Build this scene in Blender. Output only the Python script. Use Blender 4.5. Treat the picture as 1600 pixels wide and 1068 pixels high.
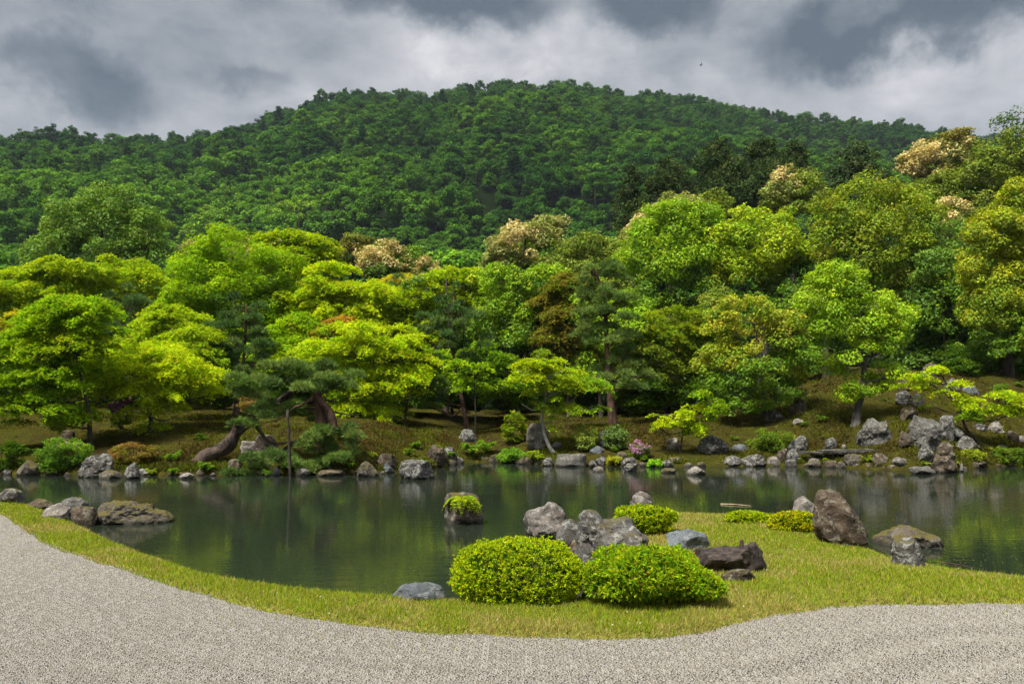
import bpy, math, random
import numpy as np

sc = bpy.context.scene
for _o in list(bpy.data.objects):
    bpy.data.objects.remove(_o)
COL = sc.collection
R = math.radians

# ------------------------------------------------------------------ camera
FPX, HOR, CX, CAMZ = 1244.0, 640.0, 800.0, 2.5     # focal length in photo pixels, horizon row, centre column, eye height
cam_d = bpy.data.cameras.new('camera')
cam = bpy.data.objects.new('camera', cam_d)
COL.objects.link(cam)
cam.location = (0, 0, CAMZ)
cam.rotation_euler = (R(90), 0, 0)
cam_d.sensor_width = 36.0
cam_d.lens = 36.0 * FPX / 1600.0
cam_d.shift_y = (HOR - 534.0) / 1600.0
cam_d.clip_start = 0.1
cam_d.clip_end = 6000
sc.camera = cam

# ------------------------------------------------------------------ sky and light
SUN_EL, SUN_AZ = 60.0, 222.0          # azimuth of the sun, clockwise from +Y: high behind the viewer's left shoulder
EXPOSURE = 1.9
wd = bpy.data.worlds.new('World')
sc.world = wd
wd.use_nodes = True
wt = wd.node_tree
for n in list(wt.nodes):
    wt.nodes.remove(n)


def nd(t, typ, **kw):
    n = t.nodes.new(typ)
    for k, v in kw.items():
        setattr(n, k, v)
    return n


def lk(t, a, b):
    t.links.new(a, b)


def ramp(t, fac, stops, interp='LINEAR'):
    n = nd(t, 'ShaderNodeValToRGB')
    n.color_ramp.interpolation = interp
    e = n.color_ramp.elements
    while len(e) < len(stops):
        e.new(0.5)
    for i, (p, c) in enumerate(stops):
        e[i].position = p
        e[i].color = (c[0], c[1], c[2], 1) if len(c) == 3 else c
    lk(t, fac, n.inputs[0])
    return n.outputs[0]


def math_(t, op, a, b=None, clamp=False):
    n = nd(t, 'ShaderNodeMath', operation=op, use_clamp=clamp)
    for i, v in enumerate((a, b)):
        if v is None:
            continue
        if isinstance(v, (int, float)):
            n.inputs[i].default_value = v
        else:
            lk(t, v, n.inputs[i])
    return n.outputs[0]


def mixc(t, fac, a, b, blend='MIX'):
    n = nd(t, 'ShaderNodeMix', data_type='RGBA', blend_type=blend)
    for i, v in ((0, fac), (6, a), (7, b)):
        if isinstance(v, (int, float)):
            n.inputs[i].default_value = v
        elif isinstance(v, tuple):
            n.inputs[i].default_value = (v[0], v[1], v[2], 1)
        else:
            lk(t, v, n.inputs[i])
    return n.outputs[2]


def noise(t, vec, scale, detail=4, rough=0.5, dist=0.0):
    n = nd(t, 'ShaderNodeTexNoise')
    n.inputs['Scale'].default_value = scale
    n.inputs['Detail'].default_value = detail
    n.inputs['Roughness'].default_value = rough
    n.inputs['Distortion'].default_value = dist
    if vec is not None:
        lk(t, vec, n.inputs['Vector'])
    return n.outputs['Fac']


def vscale(t, vec, s):
    n = nd(t, 'ShaderNodeVectorMath', operation='MULTIPLY')
    lk(t, vec, n.inputs[0])
    n.inputs[1].default_value = s
    return n.outputs[0]


def build_sky():
    t = wt
    tc = nd(t, 'ShaderNodeTexCoord')
    d = tc.outputs['Generated']
    sky = nd(t, 'ShaderNodeTexSky', sky_type='NISHITA', sun_disc=False)
    sky.sun_elevation = R(SUN_EL)
    sky.sun_rotation = R(SUN_AZ)
    # ragged overcast: two layers of noise over the dome, stretched along the horizon
    dv = vscale(t, d, (1.0, 1.0, 2.3))
    n1 = noise(t, dv, 3.1, 7, 0.56, 0.12)
    n2 = noise(t, vscale(t, d, (1.0, 1.0, 1.7)), 8.5, 7, 0.6, 0.25)
    # direction warped by noise so that the heavy cloud masses have torn edges
    wn = nd(t, 'ShaderNodeTexNoise')
    wn.inputs['Scale'].default_value = 9.0
    wn.inputs['Detail'].default_value = 6
    wn.inputs['Roughness'].default_value = 0.6
    lk(t, d, wn.inputs['Vector'])
    sub = nd(t, 'ShaderNodeVectorMath', operation='SUBTRACT')
    lk(t, wn.outputs['Color'], sub.inputs[0])
    sub.inputs[1].default_value = (0.5, 0.5, 0.5)
    sc_ = nd(t, 'ShaderNodeVectorMath', operation='SCALE')
    lk(t, sub.outputs[0], sc_.inputs[0])
    sc_.inputs['Scale'].default_value = 0.11
    add = nd(t, 'ShaderNodeVectorMath', operation='ADD')
    lk(t, d, add.inputs[0])
    lk(t, sc_.outputs[0], add.inputs[1])
    dw = add.outputs[0]

    def mass(px, py, sx, sy):
        v = np.array([(px - CX) / FPX, 1.0, (HOR - py) / FPX])
        v /= np.linalg.norm(v)
        s = nd(t, 'ShaderNodeVectorMath', operation='SUBTRACT')
        lk(t, dw, s.inputs[0])
        s.inputs[1].default_value = tuple(v)
        m = vscale(t, s.outputs[0], (FPX / sx, FPX / sx * 0.6, FPX / sy))
        ln = nd(t, 'ShaderNodeVectorMath', operation='LENGTH')
        lk(t, m, ln.inputs[0])
        mr = nd(t, 'ShaderNodeMapRange', interpolation_type='SMOOTHSTEP')
        lk(t, ln.outputs['Value'], mr.inputs['Value'])
        mr.inputs['From Min'].default_value = 1.15
        mr.inputs['From Max'].default_value = 0.35
        return mr.outputs[0]
    dark = None
    for (px, py, sx, sy, w) in ((110, 120, 130, 62, .62), (395, 125, 55, 32, .35), (690, -5, 170, 55, .75), (1035, 10, 120, 55, .7),
                                (1450, 15, 230, 66, 1.0), (1290, 50, 110, 30, .35), (250, 40, 330, 90, .16), (1180, 20, 90, 40, .3)):
        m = math_(t, 'MULTIPLY', mass(px, py, sx, sy), w)
        dark = m if dark is None else math_(t, 'MAXIMUM', dark, m)
    lite = None
    for (px, py, sx, sy, w) in ((800, 95, 190, 60, .3), (40, 150, 60, 40, .2), (1360, 20, 50, 40, .26), (1480, 125, 190, 60, .18), (1060, 150, 110, 30, .14), (420, 160, 120, 30, .1)):
        m = math_(t, 'MULTIPLY', mass(px, py, sx, sy), w)
        lite = m if lite is None else math_(t, 'MAXIMUM', lite, m)
    f = math_(t, 'MULTIPLY_ADD', n1, 0.55)
    t.nodes[-1].inputs[2].default_value = 0.105
    f = math_(t, 'ADD', f, math_(t, 'MULTIPLY', math_(t, 'SUBTRACT', n2, 0.5), 0.54))
    lm = math_(t, 'MULTIPLY', lite, math_(t, 'MULTIPLY', n2, 1.5))
    f = math_(t, 'ADD', f, lm)
    f = math_(t, 'SUBTRACT', f, math_(t, 'MULTIPLY', dark, 0.52), True)
    c = ramp(t, f, [(0.0, (0.066, 0.080, 0.098)), (0.2, (0.135, 0.152, 0.170)), (0.38, (0.250, 0.258, 0.272)), (0.55, (0.345, 0.346, 0.358)), (0.8, (0.53, 0.525, 0.525)), (1.0, (0.78, 0.77, 0.76))])
    # an overcast dome is brighter overhead than along the horizon
    sep = nd(t, 'ShaderNodeSeparateXYZ')
    lk(t, d, sep.inputs[0])
    mr = nd(t, 'ShaderNodeMapRange', interpolation_type='SMOOTHSTEP')
    lk(t, sep.outputs['Z'], mr.inputs['Value'])
    mr.inputs['From Min'].default_value = 0.35
    mr.inputs['From Max'].default_value = 1.0
    mr.inputs['To Min'].default_value = SKY_LOW
    mr.inputs['To Max'].default_value = SKY_HIGH
    cs = nd(t, 'ShaderNodeVectorMath', operation='SCALE')
    lk(t, c, cs.inputs[0])
    lk(t, mr.outputs[0], cs.inputs['Scale'])
    b1 = nd(t, 'ShaderNodeBackground')
    lk(t, cs.outputs[0], b1.inputs[0])
    b1.inputs[1].default_value = 1.0
    b2 = nd(t, 'ShaderNodeBackground')
    lk(t, sky.outputs[0], b2.inputs[0])
    b2.inputs[1].default_value = 0.05
    mx = nd(t, 'ShaderNodeMixShader')
    mx.inputs[0].default_value = 0.93       # a closed cloud deck, a little of the sky's own light through it
    lk(t, b2.outputs[0], mx.inputs[1])
    lk(t, b1.outputs[0], mx.inputs[2])
    out = nd(t, 'ShaderNodeOutputWorld')
    lk(t, mx.outputs[0], out.inputs[0])


SKY_LOW, SKY_HIGH = 0.46, 0.95
build_sky()
sun_d = bpy.data.lights.new('sun', 'SUN')
sun_d.energy = 2.3
sun_d.angle = R(12)
sun_d.color = (1.0, 0.96, 0.88)
sun = bpy.data.objects.new('sun', sun_d)
COL.objects.link(sun)
sun.rotation_euler = (R(90 - SUN_EL), 0, R(180 - SUN_AZ))
sun.location = (-20, -20, 60)

vs = sc.view_settings
vs.view_transform = 'Standard'
vs.look = 'None'
vs.exposure = EXPOSURE
vs.gamma = 1.0
vs.use_curve_mapping = False
sc.render.engine = 'CYCLES'
cy = sc.cycles
cy.max_bounces = 5
cy.diffuse_bounces = 2
cy.glossy_bounces = 3
cy.transmission_bounces = 3
cy.transparent_max_bounces = 4
cy.volume_bounces = 0
cy.use_denoising = True
cy.denoiser = 'OPENIMAGEDENOISE'
cy.denoising_input_passes = 'RGB_ALBEDO_NORMAL'
cy.denoising_prefilter = 'NONE'
cy.use_adaptive_sampling = True
cy.adaptive_threshold = 0.02
cy.caustics_reflective = False
cy.caustics_refractive = False

# ------------------------------------------------------------------ helpers
rng = np.random.default_rng(7)


def P(px, py, Y):
    return np.array([(px - CX) / FPX * Y, Y, CAMZ + (HOR - py) / FPX * Y])


def _hash(i, j, k, seed):
    h = (i.astype(np.int64) * 374761393 + j.astype(np.int64) * 668265263 + k.astype(np.int64) * 2147483647 + seed * 1274126177) & 0xffffffff
    h = ((h ^ (h >> 13)) * 1274126177) & 0xffffffff
    h = h ^ (h >> 16)
    return (h & 0xffffff) / float(0xffffff)


def vnoise(p, seed=0):
    p = np.asarray(p, float)
    i = np.floor(p).astype(np.int64)
    f = p - i
    f = f * f * (3 - 2 * f)
    r = 0
    for dx in (0, 1):
        for dy in (0, 1):
            for dz in (0, 1):
                w = (f[:, 0] if dx else 1 - f[:, 0]) * (f[:, 1] if dy else 1 - f[:, 1]) * (f[:, 2] if dz else 1 - f[:, 2])
                r = r + w * _hash(i[:, 0] + dx, i[:, 1] + dy, i[:, 2] + dz, seed)
    return r * 2 - 1


def fbm(p, seed=0, octv=4, gain=0.5):
    a, s, r = 1.0, 1.0, 0
    for o in range(octv):
        r = r + a * vnoise(np.asarray(p) * s, seed + o * 17)
        a *= gain
        s *= 2.03
    return r


def nrm(v):
    return v / np.maximum(np.linalg.norm(v, axis=-1, keepdims=True), 1e-9)


def put(name, V, F, mat, parent=None, col=None, smooth=False, loc=None):
    """Link one mesh object; V in world space, made local to its parent or to loc."""
    V = np.asarray(V, np.float64)
    org = np.zeros(3)
    if parent is not None:
        org = ORIG[parent.name]
    elif loc is not None:
        org = np.asarray(loc, float)
    Vl = (V - org).astype(np.float32)
    me = bpy.data.meshes.new(name)
    if isinstance(F, np.ndarray):
        k = F.shape[1]
        me.vertices.add(len(Vl))
        me.vertices.foreach_set('co', Vl.ravel())
        me.loops.add(F.size)
        me.loops.foreach_set('vertex_index', F.astype(np.int32).ravel())
        me.polygons.add(len(F))
        me.polygons.foreach_set('loop_start', np.arange(0, F.size, k, dtype=np.int32))
        me.update(calc_edges=True)
    else:
        me.from_pydata(Vl.tolist(), [], F)
        me.update()
    if col is not None:
        a = me.attributes.new('Col', 'FLOAT_COLOR', 'POINT')
        c = np.ones((len(Vl), 4), np.float32)
        c[:, :3] = col
        a.data.foreach_set('color', c.ravel())
    if smooth:
        me.polygons.foreach_set('use_smooth', np.ones(len(me.polygons), bool))
    me.materials.append(mat)
    o = bpy.data.objects.new(name, me)
    COL.objects.link(o)
    if parent is not None:
        o.parent = parent
    elif loc is not None:
        o.location = org
    ORIG[o.name] = org
    return o


ORIG = {}


def tag(o, label, cat, group=None, kind=None):
    if label:
        o['label'] = label
    if cat:
        o['category'] = cat
    if group:
        o['group'] = group
    if kind:
        o['kind'] = kind
    return o


def root(name, loc, label, cat, group=None):
    o = bpy.data.objects.new(name, None)
    o.empty_display_size = 0.2
    COL.objects.link(o)
    o.location = loc
    ORIG[o.name] = np.asarray(loc, float)
    return tag(o, label, cat, group)


class Geo:
    """Gathers quads."""
    def __init__(s):
        s.V, s.F, s.n, s.C = [], [], 0, []

    def add(s, V, F, C=None):
        s.V.append(V)
        s.F.append(F + s.n)
        s.n += len(V)
        if C is not None:
            s.C.append(C)

    def out(s):
        return np.concatenate(s.V), np.concatenate(s.F), (np.concatenate(s.C) if s.C else None)


def tube(pts, rad, sides=8, rough=0.0, seed=0, cap=True):
    pts = np.asarray(pts, float)
    rad = np.asarray(rad, float)
    if cap:
        pts = np.vstack([pts, pts[-1] + (pts[-1] - pts[-2]) * 1e-3])
        rad = np.append(rad, 1e-4)
    n = len(pts)
    tan = np.gradient(pts, axis=0)
    tan = nrm(tan)
    ref = np.array([0.31, 0.95, 0.1])
    a = nrm(np.cross(tan, ref))
    b = np.cross(tan, a)
    th = np.linspace(0, 2 * np.pi, sides, endpoint=False)
    V = pts[:, None] + rad[:, None, None] * (a[:, None] * np.cos(th)[None, :, None] + b[:, None] * np.sin(th)[None, :, None])
    V = V.reshape(-1, 3)
    if rough:
        V = V + (V - np.repeat(pts, sides, 0)) * (rough * fbm(V * 3.1 / max(rad.max(), .05) * .25, seed, 3))[:, None]
    F = []
    for i in range(n - 1):
        for j in range(sides):
            k = (j + 1) % sides
            F.append((i * sides + j, i * sides + k, (i + 1) * sides + k, (i + 1) * sides + j))
    return V, np.array(F)


def smooth_path(pts, n):
    """Catmull-Rom resample."""
    pts = np.asarray(pts, float)
    if len(pts) == 2:
        t = np.linspace(0, 1, n)[:, None]
        return pts[0] * (1 - t) + pts[1] * t
    q = np.vstack([2 * pts[0] - pts[1], pts, 2 * pts[-1] - pts[-2]])
    m = len(pts) - 1
    out = []
    for u in np.linspace(0, m - 1e-6, n):
        i = int(u)
        f = u - i
        p0, p1, p2, p3 = q[i], q[i + 1], q[i + 2], q[i + 3]
        out.append(0.5 * ((2 * p1) + (-p0 + p2) * f + (2 * p0 - 5 * p1 + 4 * p2 - p3) * f * f + (-p0 + 3 * p1 - 3 * p2 + p3) * f ** 3))
    return np.array(out)


def leaf_quads(Pp, N, L, W, fold=0.12):
    """One folded kite per point."""
    n = len(Pp)
    N = nrm(N)
    t = nrm(np.cross(N, nrm(rng.normal(size=(n, 3)))))
    b = np.cross(N, t)
    L = np.asarray(L).reshape(-1, 1) * np.ones((n, 1))
    W = np.asarray(W).reshape(-1, 1) * np.ones((n, 1))
    V = np.empty((n, 4, 3))
    V[:, 0] = Pp - t * L / 2
    V[:, 1] = Pp + b * W / 2 + N * W * fold - t * L * 0.05
    V[:, 2] = Pp + t * L / 2 - N * L * 0.1
    V[:, 3] = Pp - b * W / 2 + N * W * fold - t * L * 0.05
    F = np.arange(n * 4).reshape(n, 4)
    return V.reshape(-1, 3), F


def leaf_tris(Pp, N, L, W):
    """One small pointed leaf per point, a single triangle."""
    n = len(Pp)
    N = nrm(N)
    t = nrm(np.cross(N, nrm(rng.normal(size=(n, 3)))))
    b = np.cross(N, t)
    L = np.asarray(L).reshape(-1, 1) * np.ones((n, 1))
    W = np.asarray(W).reshape(-1, 1) * np.ones((n, 1))
    V = np.empty((n, 3, 3))
    V[:, 0] = Pp - t * L * 0.42 - b * W * 0.32
    V[:, 1] = Pp - t * L * 0.08 + b * W * 0.62
    V[:, 2] = Pp + t * L * 0.58 - b * W * 0.12
    return V.reshape(-1, 3), np.arange(n * 3).reshape(n, 3)


def needle_tris(Pp, D, L, W):
    n = len(Pp)
    D = nrm(D)
    s = nrm(np.cross(D, nrm(rng.normal(size=(n, 3)))))
    L = np.asarray(L).reshape(-1, 1) * np.ones((n, 1))
    V = np.empty((n, 3, 3))
    V[:, 0] = Pp - s * W * 0.6
    V[:, 1] = Pp + s * W * 0.6
    V[:, 2] = Pp + D * L
    return V.reshape(-1, 3), np.arange(n * 3).reshape(n, 3)


def leaf_dir(Pp, D, L, W, droop=0.0):
    """Kites that grow from Pp along D."""
    n = len(Pp)
    D = nrm(D)
    s = nrm(np.cross(D, nrm(rng.normal(size=(n, 3)) * 0.6 + np.array([0, 0, 1.0]))))
    up = np.cross(s, D)
    L = np.asarray(L).reshape(-1, 1) * np.ones((n, 1))
    W = np.asarray(W).reshape(-1, 1) * np.ones((n, 1))
    V = np.empty((n, 4, 3))
    V[:, 0] = Pp
    V[:, 1] = Pp + D * L * 0.55 + s * W / 2 + up * W * 0.15
    V[:, 2] = Pp + D * L - np.array([0, 0, 1.0]) * L * droop
    V[:, 3] = Pp + D * L * 0.55 - s * W / 2 + up * W * 0.15
    return V.reshape(-1, 3), np.arange(n * 4).reshape(n, 4)


# ------------------------------------------------------------------ materials
def mat(name):
    m = bpy.data.materials.new(name)
    m.use_nodes = True
    t = m.node_tree
    for n in list(t.nodes):
        t.nodes.remove(n)
    return m, t, nd(t, 'ShaderNodeOutputMaterial')


def pbsdf(t, out, colour, rough=0.8, spec=0.3, bump=None, bstr=0.4, bdist=0.02):
    p = nd(t, 'ShaderNodeBsdfPrincipled')
    if isinstance(colour, tuple):
        p.inputs['Base Color'].default_value = (*colour, 1)
    else:
        lk(t, colour, p.inputs['Base Color'])
    if isinstance(rough, (int, float)):
        p.inputs['Roughness'].default_value = rough
    else:
        lk(t, rough, p.inputs['Roughness'])
    p.inputs['Specular IOR Level'].default_value = spec
    if bump is not None:
        b = nd(t, 'ShaderNodeBump')
        b.inputs['Strength'].default_value = bstr
        b.inputs['Distance'].default_value = bdist
        lk(t, bump, b.inputs['Height'])
        lk(t, b.outputs[0], p.inputs['Normal'])
    lk(t, p.outputs[0], out.inputs[0])
    return p


def leaf_mat(name, trans=0.38, gloss=0.05, rough=0.45, far=False):
    m, t, out = mat(name)
    a = nd(t, 'ShaderNodeAttribute', attribute_name='Col')
    c = a.outputs['Color']
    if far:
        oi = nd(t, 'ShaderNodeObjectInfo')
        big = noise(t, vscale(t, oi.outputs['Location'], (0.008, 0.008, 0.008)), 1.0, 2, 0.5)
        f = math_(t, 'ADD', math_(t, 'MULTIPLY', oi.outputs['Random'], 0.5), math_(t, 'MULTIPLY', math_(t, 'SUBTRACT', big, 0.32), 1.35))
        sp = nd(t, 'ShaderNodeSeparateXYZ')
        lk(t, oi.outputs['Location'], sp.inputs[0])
        hi_ = nd(t, 'ShaderNodeMapRange', interpolation_type='SMOOTHSTEP')      # crown tint turns darker and bluer with height
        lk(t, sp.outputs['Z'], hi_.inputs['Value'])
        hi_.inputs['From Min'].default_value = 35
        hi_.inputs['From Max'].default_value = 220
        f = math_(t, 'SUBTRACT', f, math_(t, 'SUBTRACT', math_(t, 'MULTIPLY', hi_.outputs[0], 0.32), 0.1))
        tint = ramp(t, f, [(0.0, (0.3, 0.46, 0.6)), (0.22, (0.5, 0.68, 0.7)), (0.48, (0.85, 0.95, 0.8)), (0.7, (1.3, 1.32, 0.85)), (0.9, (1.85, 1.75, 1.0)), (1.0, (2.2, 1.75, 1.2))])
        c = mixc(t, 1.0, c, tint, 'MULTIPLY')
    df = nd(t, 'ShaderNodeBsdfDiffuse')
    lk(t, c, df.inputs[0])
    tr = nd(t, 'ShaderNodeBsdfTranslucent')
    lk(t, mixc(t, 1.0, c, (1.15, 1.12, 0.7), 'MULTIPLY'), tr.inputs[0])
    mx = nd(t, 'ShaderNodeMixShader')
    mx.inputs[0].default_value = trans
    lk(t, df.outputs[0], mx.inputs[1])
    lk(t, tr.outputs[0], mx.inputs[2])
    last = mx.outputs[0]
    if gloss > 0:
        gl = nd(t, 'ShaderNodeBsdfGlossy')
        gl.inputs['Roughness'].default_value = rough
        gl.inputs['Color'].default_value = (0.9, 0.95, 1, 1)
        m2 = nd(t, 'ShaderNodeMixShader')
        m2.inputs[0].default_value = gloss
        lk(t, last, m2.inputs[1])
        lk(t, gl.outputs[0], m2.inputs[2])
        last = m2.outputs[0]
    lk(t, last, out.inputs[0])
    return m


def rock_mat(name, base, dark, lichen, lich=0.5, moss=0.2, scale=1.0, brown=0.15):
    m, t, out = mat(name)
    tc = nd(t, 'ShaderNodeTexCoord')
    oi = nd(t, 'ShaderNodeObjectInfo')
    ad = nd(t, 'ShaderNodeVectorMath', operation='ADD')
    lk(t, tc.outputs['Object'], ad.inputs[0])
    cb = nd(t, 'ShaderNodeCombineXYZ')
    for i in range(3):
        lk(t, math_(t, 'MULTIPLY', oi.outputs['Random'], 37.0 + 11 * i), cb.inputs[i])
    lk(t, cb.outputs[0], ad.inputs[1])
    v = ad.outputs[0]
    n1 = noise(t, v, 1.6 * scale, 6, 0.62, 0.4)
    n2 = noise(t, v, 7.0 * scale, 6, 0.7, 0.6)
    n3 = noise(t, v, 34.0 * scale, 4, 0.7)
    n4 = noise(t, v, 3.4 * scale, 5, 0.7, 1.2)
    c = mixc(t, ramp(t, n1, [(0.38, (0, 0, 0)), (0.62, (1, 1, 1))]), dark, base)
    c = mixc(t, math_(t, 'MULTIPLY', ramp(t, n4, [(0.5, (0, 0, 0)), (0.66, (1, 1, 1))]), brown), c, (0.10, 0.065, 0.042))
    hi = ramp(t, n2, [(0.5 + 0.12 * (0.5 - lich), (0, 0, 0)), (0.58 + 0.12 * (0.5 - lich), (1, 1, 1))])
    c = mixc(t, math_(t, 'MULTIPLY', hi, min(1, 0.35 + lich * 0.6)), c, lichen)
    c = mixc(t, math_(t, 'MULTIPLY', ramp(t, n3, [(0.42, (1, 1, 1)), (0.56, (0, 0, 0))]), 0.45), c, (dark[0] * .6, dark[1] * .6, dark[2] * .6))
    ge = nd(t, 'ShaderNodeNewGeometry')
    sp = nd(t, 'ShaderNodeSeparateXYZ')
    lk(t, ge.outputs['Normal'], sp.inputs[0])
    mo = math_(t, 'ADD', math_(t, 'MULTIPLY', sp.outputs['Z'], 0.35), n4)
    mo = ramp(t, math_(t, 'ADD', mo, (moss - 0.5) * 0.55), [(0.68, (0, 0, 0)), (0.8, (1, 1, 1))])
    c = mixc(t, mo, c, mixc(t, n3, (0.045, 0.042, 0.01), (0.12, 0.095, 0.022)))
    pz_ = nd(t, 'ShaderNodeSeparateXYZ')
    lk(t, ge.outputs['Position'], pz_.inputs[0])
    wl = math_(t, 'ADD', pz_.outputs['Z'], math_(t, 'MULTIPLY', math_(t, 'SUBTRACT', n4, 0.5), 0.14))
    wet = ramp(t, wl, [(0.04, (0.8, 0.8, 0.8)), (0.11, (0, 0, 0))])      # dark tide mark where the pond wets the stone
    c = mixc(t, wet, c, (0.018, 0.017, 0.012))
    h = math_(t, 'ADD', math_(t, 'MULTIPLY', n2, 0.7), math_(t, 'MULTIPLY', n3, 0.35))
    pbsdf(t, out, c, 0.9, 0.25, h, 0.9, 0.05)
    return m


def bark_mat(name, c1, c2, sc_=6.0):
    m, t, out = mat(name)
    tc = nd(t, 'ShaderNodeTexCoord')
    v = vscale(t, tc.outputs['Object'], (1, 1, 0.3))
    n1 = noise(t, v, sc_, 5, 0.65, 0.8)
    n2 = noise(t, tc.outputs['Object'], 2.0, 3, 0.5)
    c = mixc(t, ramp(t, math_(t, 'ADD', math_(t, 'MULTIPLY', n1, .7), math_(t, 'MULTIPLY', n2, .3)), [(0.4, (0, 0, 0)), (0.6, (1, 1, 1))]), c1, c2)
    pbsdf(t, out, c, 0.9, 0.2, n1, 0.8, 0.03)
    return m


M_LEAF = leaf_mat('maple foliage', 0.48, 0.0)
M_WAXY = leaf_mat('evergreen foliage', 0.28, 0.012, 0.55)
M_NEEDLE = leaf_mat('pine needles', 0.15, 0.0)
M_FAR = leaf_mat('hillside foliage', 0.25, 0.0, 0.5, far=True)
M_FLOWER = leaf_mat('petals', 0.35, 0.0)
M_BLADE = leaf_mat('grass blades', 0.4, 0.0)
M_BARKG = bark_mat('grey bark', (0.05, 0.045, 0.036), (0.13, 0.12, 0.1), 5)
M_BARKD = bark_mat('dark bark', (0.022, 0.018, 0.014), (0.07, 0.055, 0.042), 5)
M_BARKP = bark_mat('pine bark', (0.026, 0.017, 0.012), (0.13, 0.068, 0.046), 11)
M_BARKO = bark_mat('old pine bark', (0.016, 0.012, 0.010), (0.10, 0.07, 0.055), 9)
M_BARKW = bark_mat('lichened bark', (0.2, 0.18, 0.15), (0.5, 0.48, 0.42), 7)
M_GREY = rock_mat('grey rock', (0.125, 0.12, 0.108), (0.036, 0.033, 0.029), (0.36, 0.355, 0.315), 0.42, 0.28, brown=0.4)
M_PALE = rock_mat('pale rock', (0.235, 0.21, 0.18), (0.08, 0.068, 0.058), (0.38, 0.36, 0.32), 0.4, 0.1, brown=0.35)
M_DARK = rock_mat('dark rock', (0.096, 0.070, 0.046), (0.028, 0.020, 0.013), (0.27, 0.25, 0.19), 0.36, 0.3, brown=0.6)
M_BLUE = rock_mat('blue grey rock', (0.155, 0.174, 0.186), (0.062, 0.071, 0.077), (0.260, 0.267, 0.260), 0.3, 0.05, brown=0.1)
M_LICH = rock_mat('lichened rock', (0.10, 0.096, 0.086), (0.03, 0.029, 0.026), (0.31, 0.31, 0.28), 0.58, 0.24, 1.4, brown=0.35)
M_MOSS = rock_mat('mossy rock', (0.13, 0.11, 0.085), (0.04, 0.034, 0.026), (0.26, 0.245, 0.2), 0.4, 0.5, brown=0.45)
M_CUT = rock_mat('dressed stone', (0.13, 0.125, 0.112), (0.045, 0.042, 0.037), (0.24, 0.235, 0.205), 0.45, 0.16, brown=0.45)


def ground_mats():
    # mossy bank
    m, t, out = mat('mossy earth')
    tc = nd(t, 'ShaderNodeTexCoord')
    v = tc.outputs['Object']
    n1 = noise(t, v, 0.35, 5, 0.6, 0.4)
    n2 = noise(t, v, 2.2, 5, 0.65, 0.3)
    n3 = noise(t, v, 16.0, 4, 0.7)
    c = mixc(t, ramp(t, n1, [(0.38, (0, 0, 0)), (0.6, (1, 1, 1))]), (0.048, 0.036, 0.011), (0.06, 0.068, 0.008))
    c = mixc(t, ramp(t, n2, [(0.45, (0, 0, 0)), (0.62, (1, 1, 1))]), c, (0.095, 0.088, 0.010))
    c = mixc(t, math_(t, 'MULTIPLY', ramp(t, n3, [(0.5, (1, 1, 1)), (0.6, (0, 0, 0))]), 0.6), c, (0.022, 0.017, 0.007))
    pbsdf(t, out, c, 1.0, 0.0, math_(t, 'ADD', n2, n3), 0.9, 0.12)
    moss = m
    m, t, out = mat('forest floor')
    tc = nd(t, 'ShaderNodeTexCoord')
    n1 = noise(t, tc.outputs['Object'], 0.3, 5, 0.6)
    pbsdf(t, out, mixc(t, n1, (0.004, 0.008, 0.003), (0.008, 0.013, 0.004)), 1.0, 0.0)
    floor = m
    m, t, out = mat('lawn turf')
    tc = nd(t, 'ShaderNodeTexCoord')
    n1 = noise(t, tc.outputs['Object'], 1.1, 4, 0.6)
    n2 = noise(t, tc.outputs['Object'], 24, 4, 0.7)
    c = mixc(t, n1, (0.17, 0.15, 0.03), (0.2, 0.22, 0.03))
    c = mixc(t, ramp(t, n2, [(0.4, (1, 1, 1)), (0.55, (0, 0, 0))]), c, (0.09, 0.07, 0.02))
    pbsdf(t, out, c, 0.95, 0.1, n2, 0.8, 0.03)
    turf = m
    m, t, out = mat('gravel bed')
    tc = nd(t, 'ShaderNodeTexCoord')
    vo = nd(t, 'ShaderNodeTexVoronoi')
    vo.inputs['Scale'].default_value = 70
    lk(t, tc.outputs['Object'], vo.inputs['Vector'])
    sp = nd(t, 'ShaderNodeSeparateColor')
    lk(t, vo.outputs['Color'], sp.inputs[0])
    n1 = noise(t, tc.outputs['Object'], 0.8, 4, 0.6)
    c = ramp(t, sp.outputs[0], [(0, (0.07, 0.063, 0.055)), (0.35, (0.18, 0.163, 0.14)), (0.7, (0.25, 0.232, 0.2)), (1, (0.34, 0.315, 0.28))])
    c = mixc(t, math_(t, 'MULTIPLY', n1, 0.25), c, (0.14, 0.12, 0.1))
    pbsdf(t, out, c, 0.9, 0.2, vo.outputs['Distance'], 1.0, 0.02)
    grav = m
    # pond
    m, t, out = mat('pond water')
    tc = nd(t, 'ShaderNodeTexCoord')
    v = tc.outputs['Object']
    a = noise(t, vscale(t, v, (0.55, 2.4, 1)), 2.6, 3, 0.5, 0.3)
    b = noise(t, vscale(t, v, (0.9, 2.2, 1)), 9.0, 2, 0.5)
    calm = ramp(t, noise(t, vscale(t, v, (0.5, 1, 1)), 0.16, 3, 0.5, 0.5), [(0.38, (0.22, 0.22, 0.22)), (0.64, (1, 1, 1))])
    h = math_(t, 'MULTIPLY', math_(t, 'ADD', a, math_(t, 'MULTIPLY', b, 0.25)), calm)
    murk = mixc(t, noise(t, v, 0.12, 3, 0.5), (0.011, 0.016, 0.010), (0.018, 0.024, 0.015))
    p = pbsdf(t, out, murk, 0.012, 0.5, h, 0.13, 0.05)
    p.inputs['IOR'].default_value = 1.33
    return moss, floor, turf, grav, m


M_BANK, M_FLOOR, M_TURF, M_GRAVEL, M_WATER = ground_mats()


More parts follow.
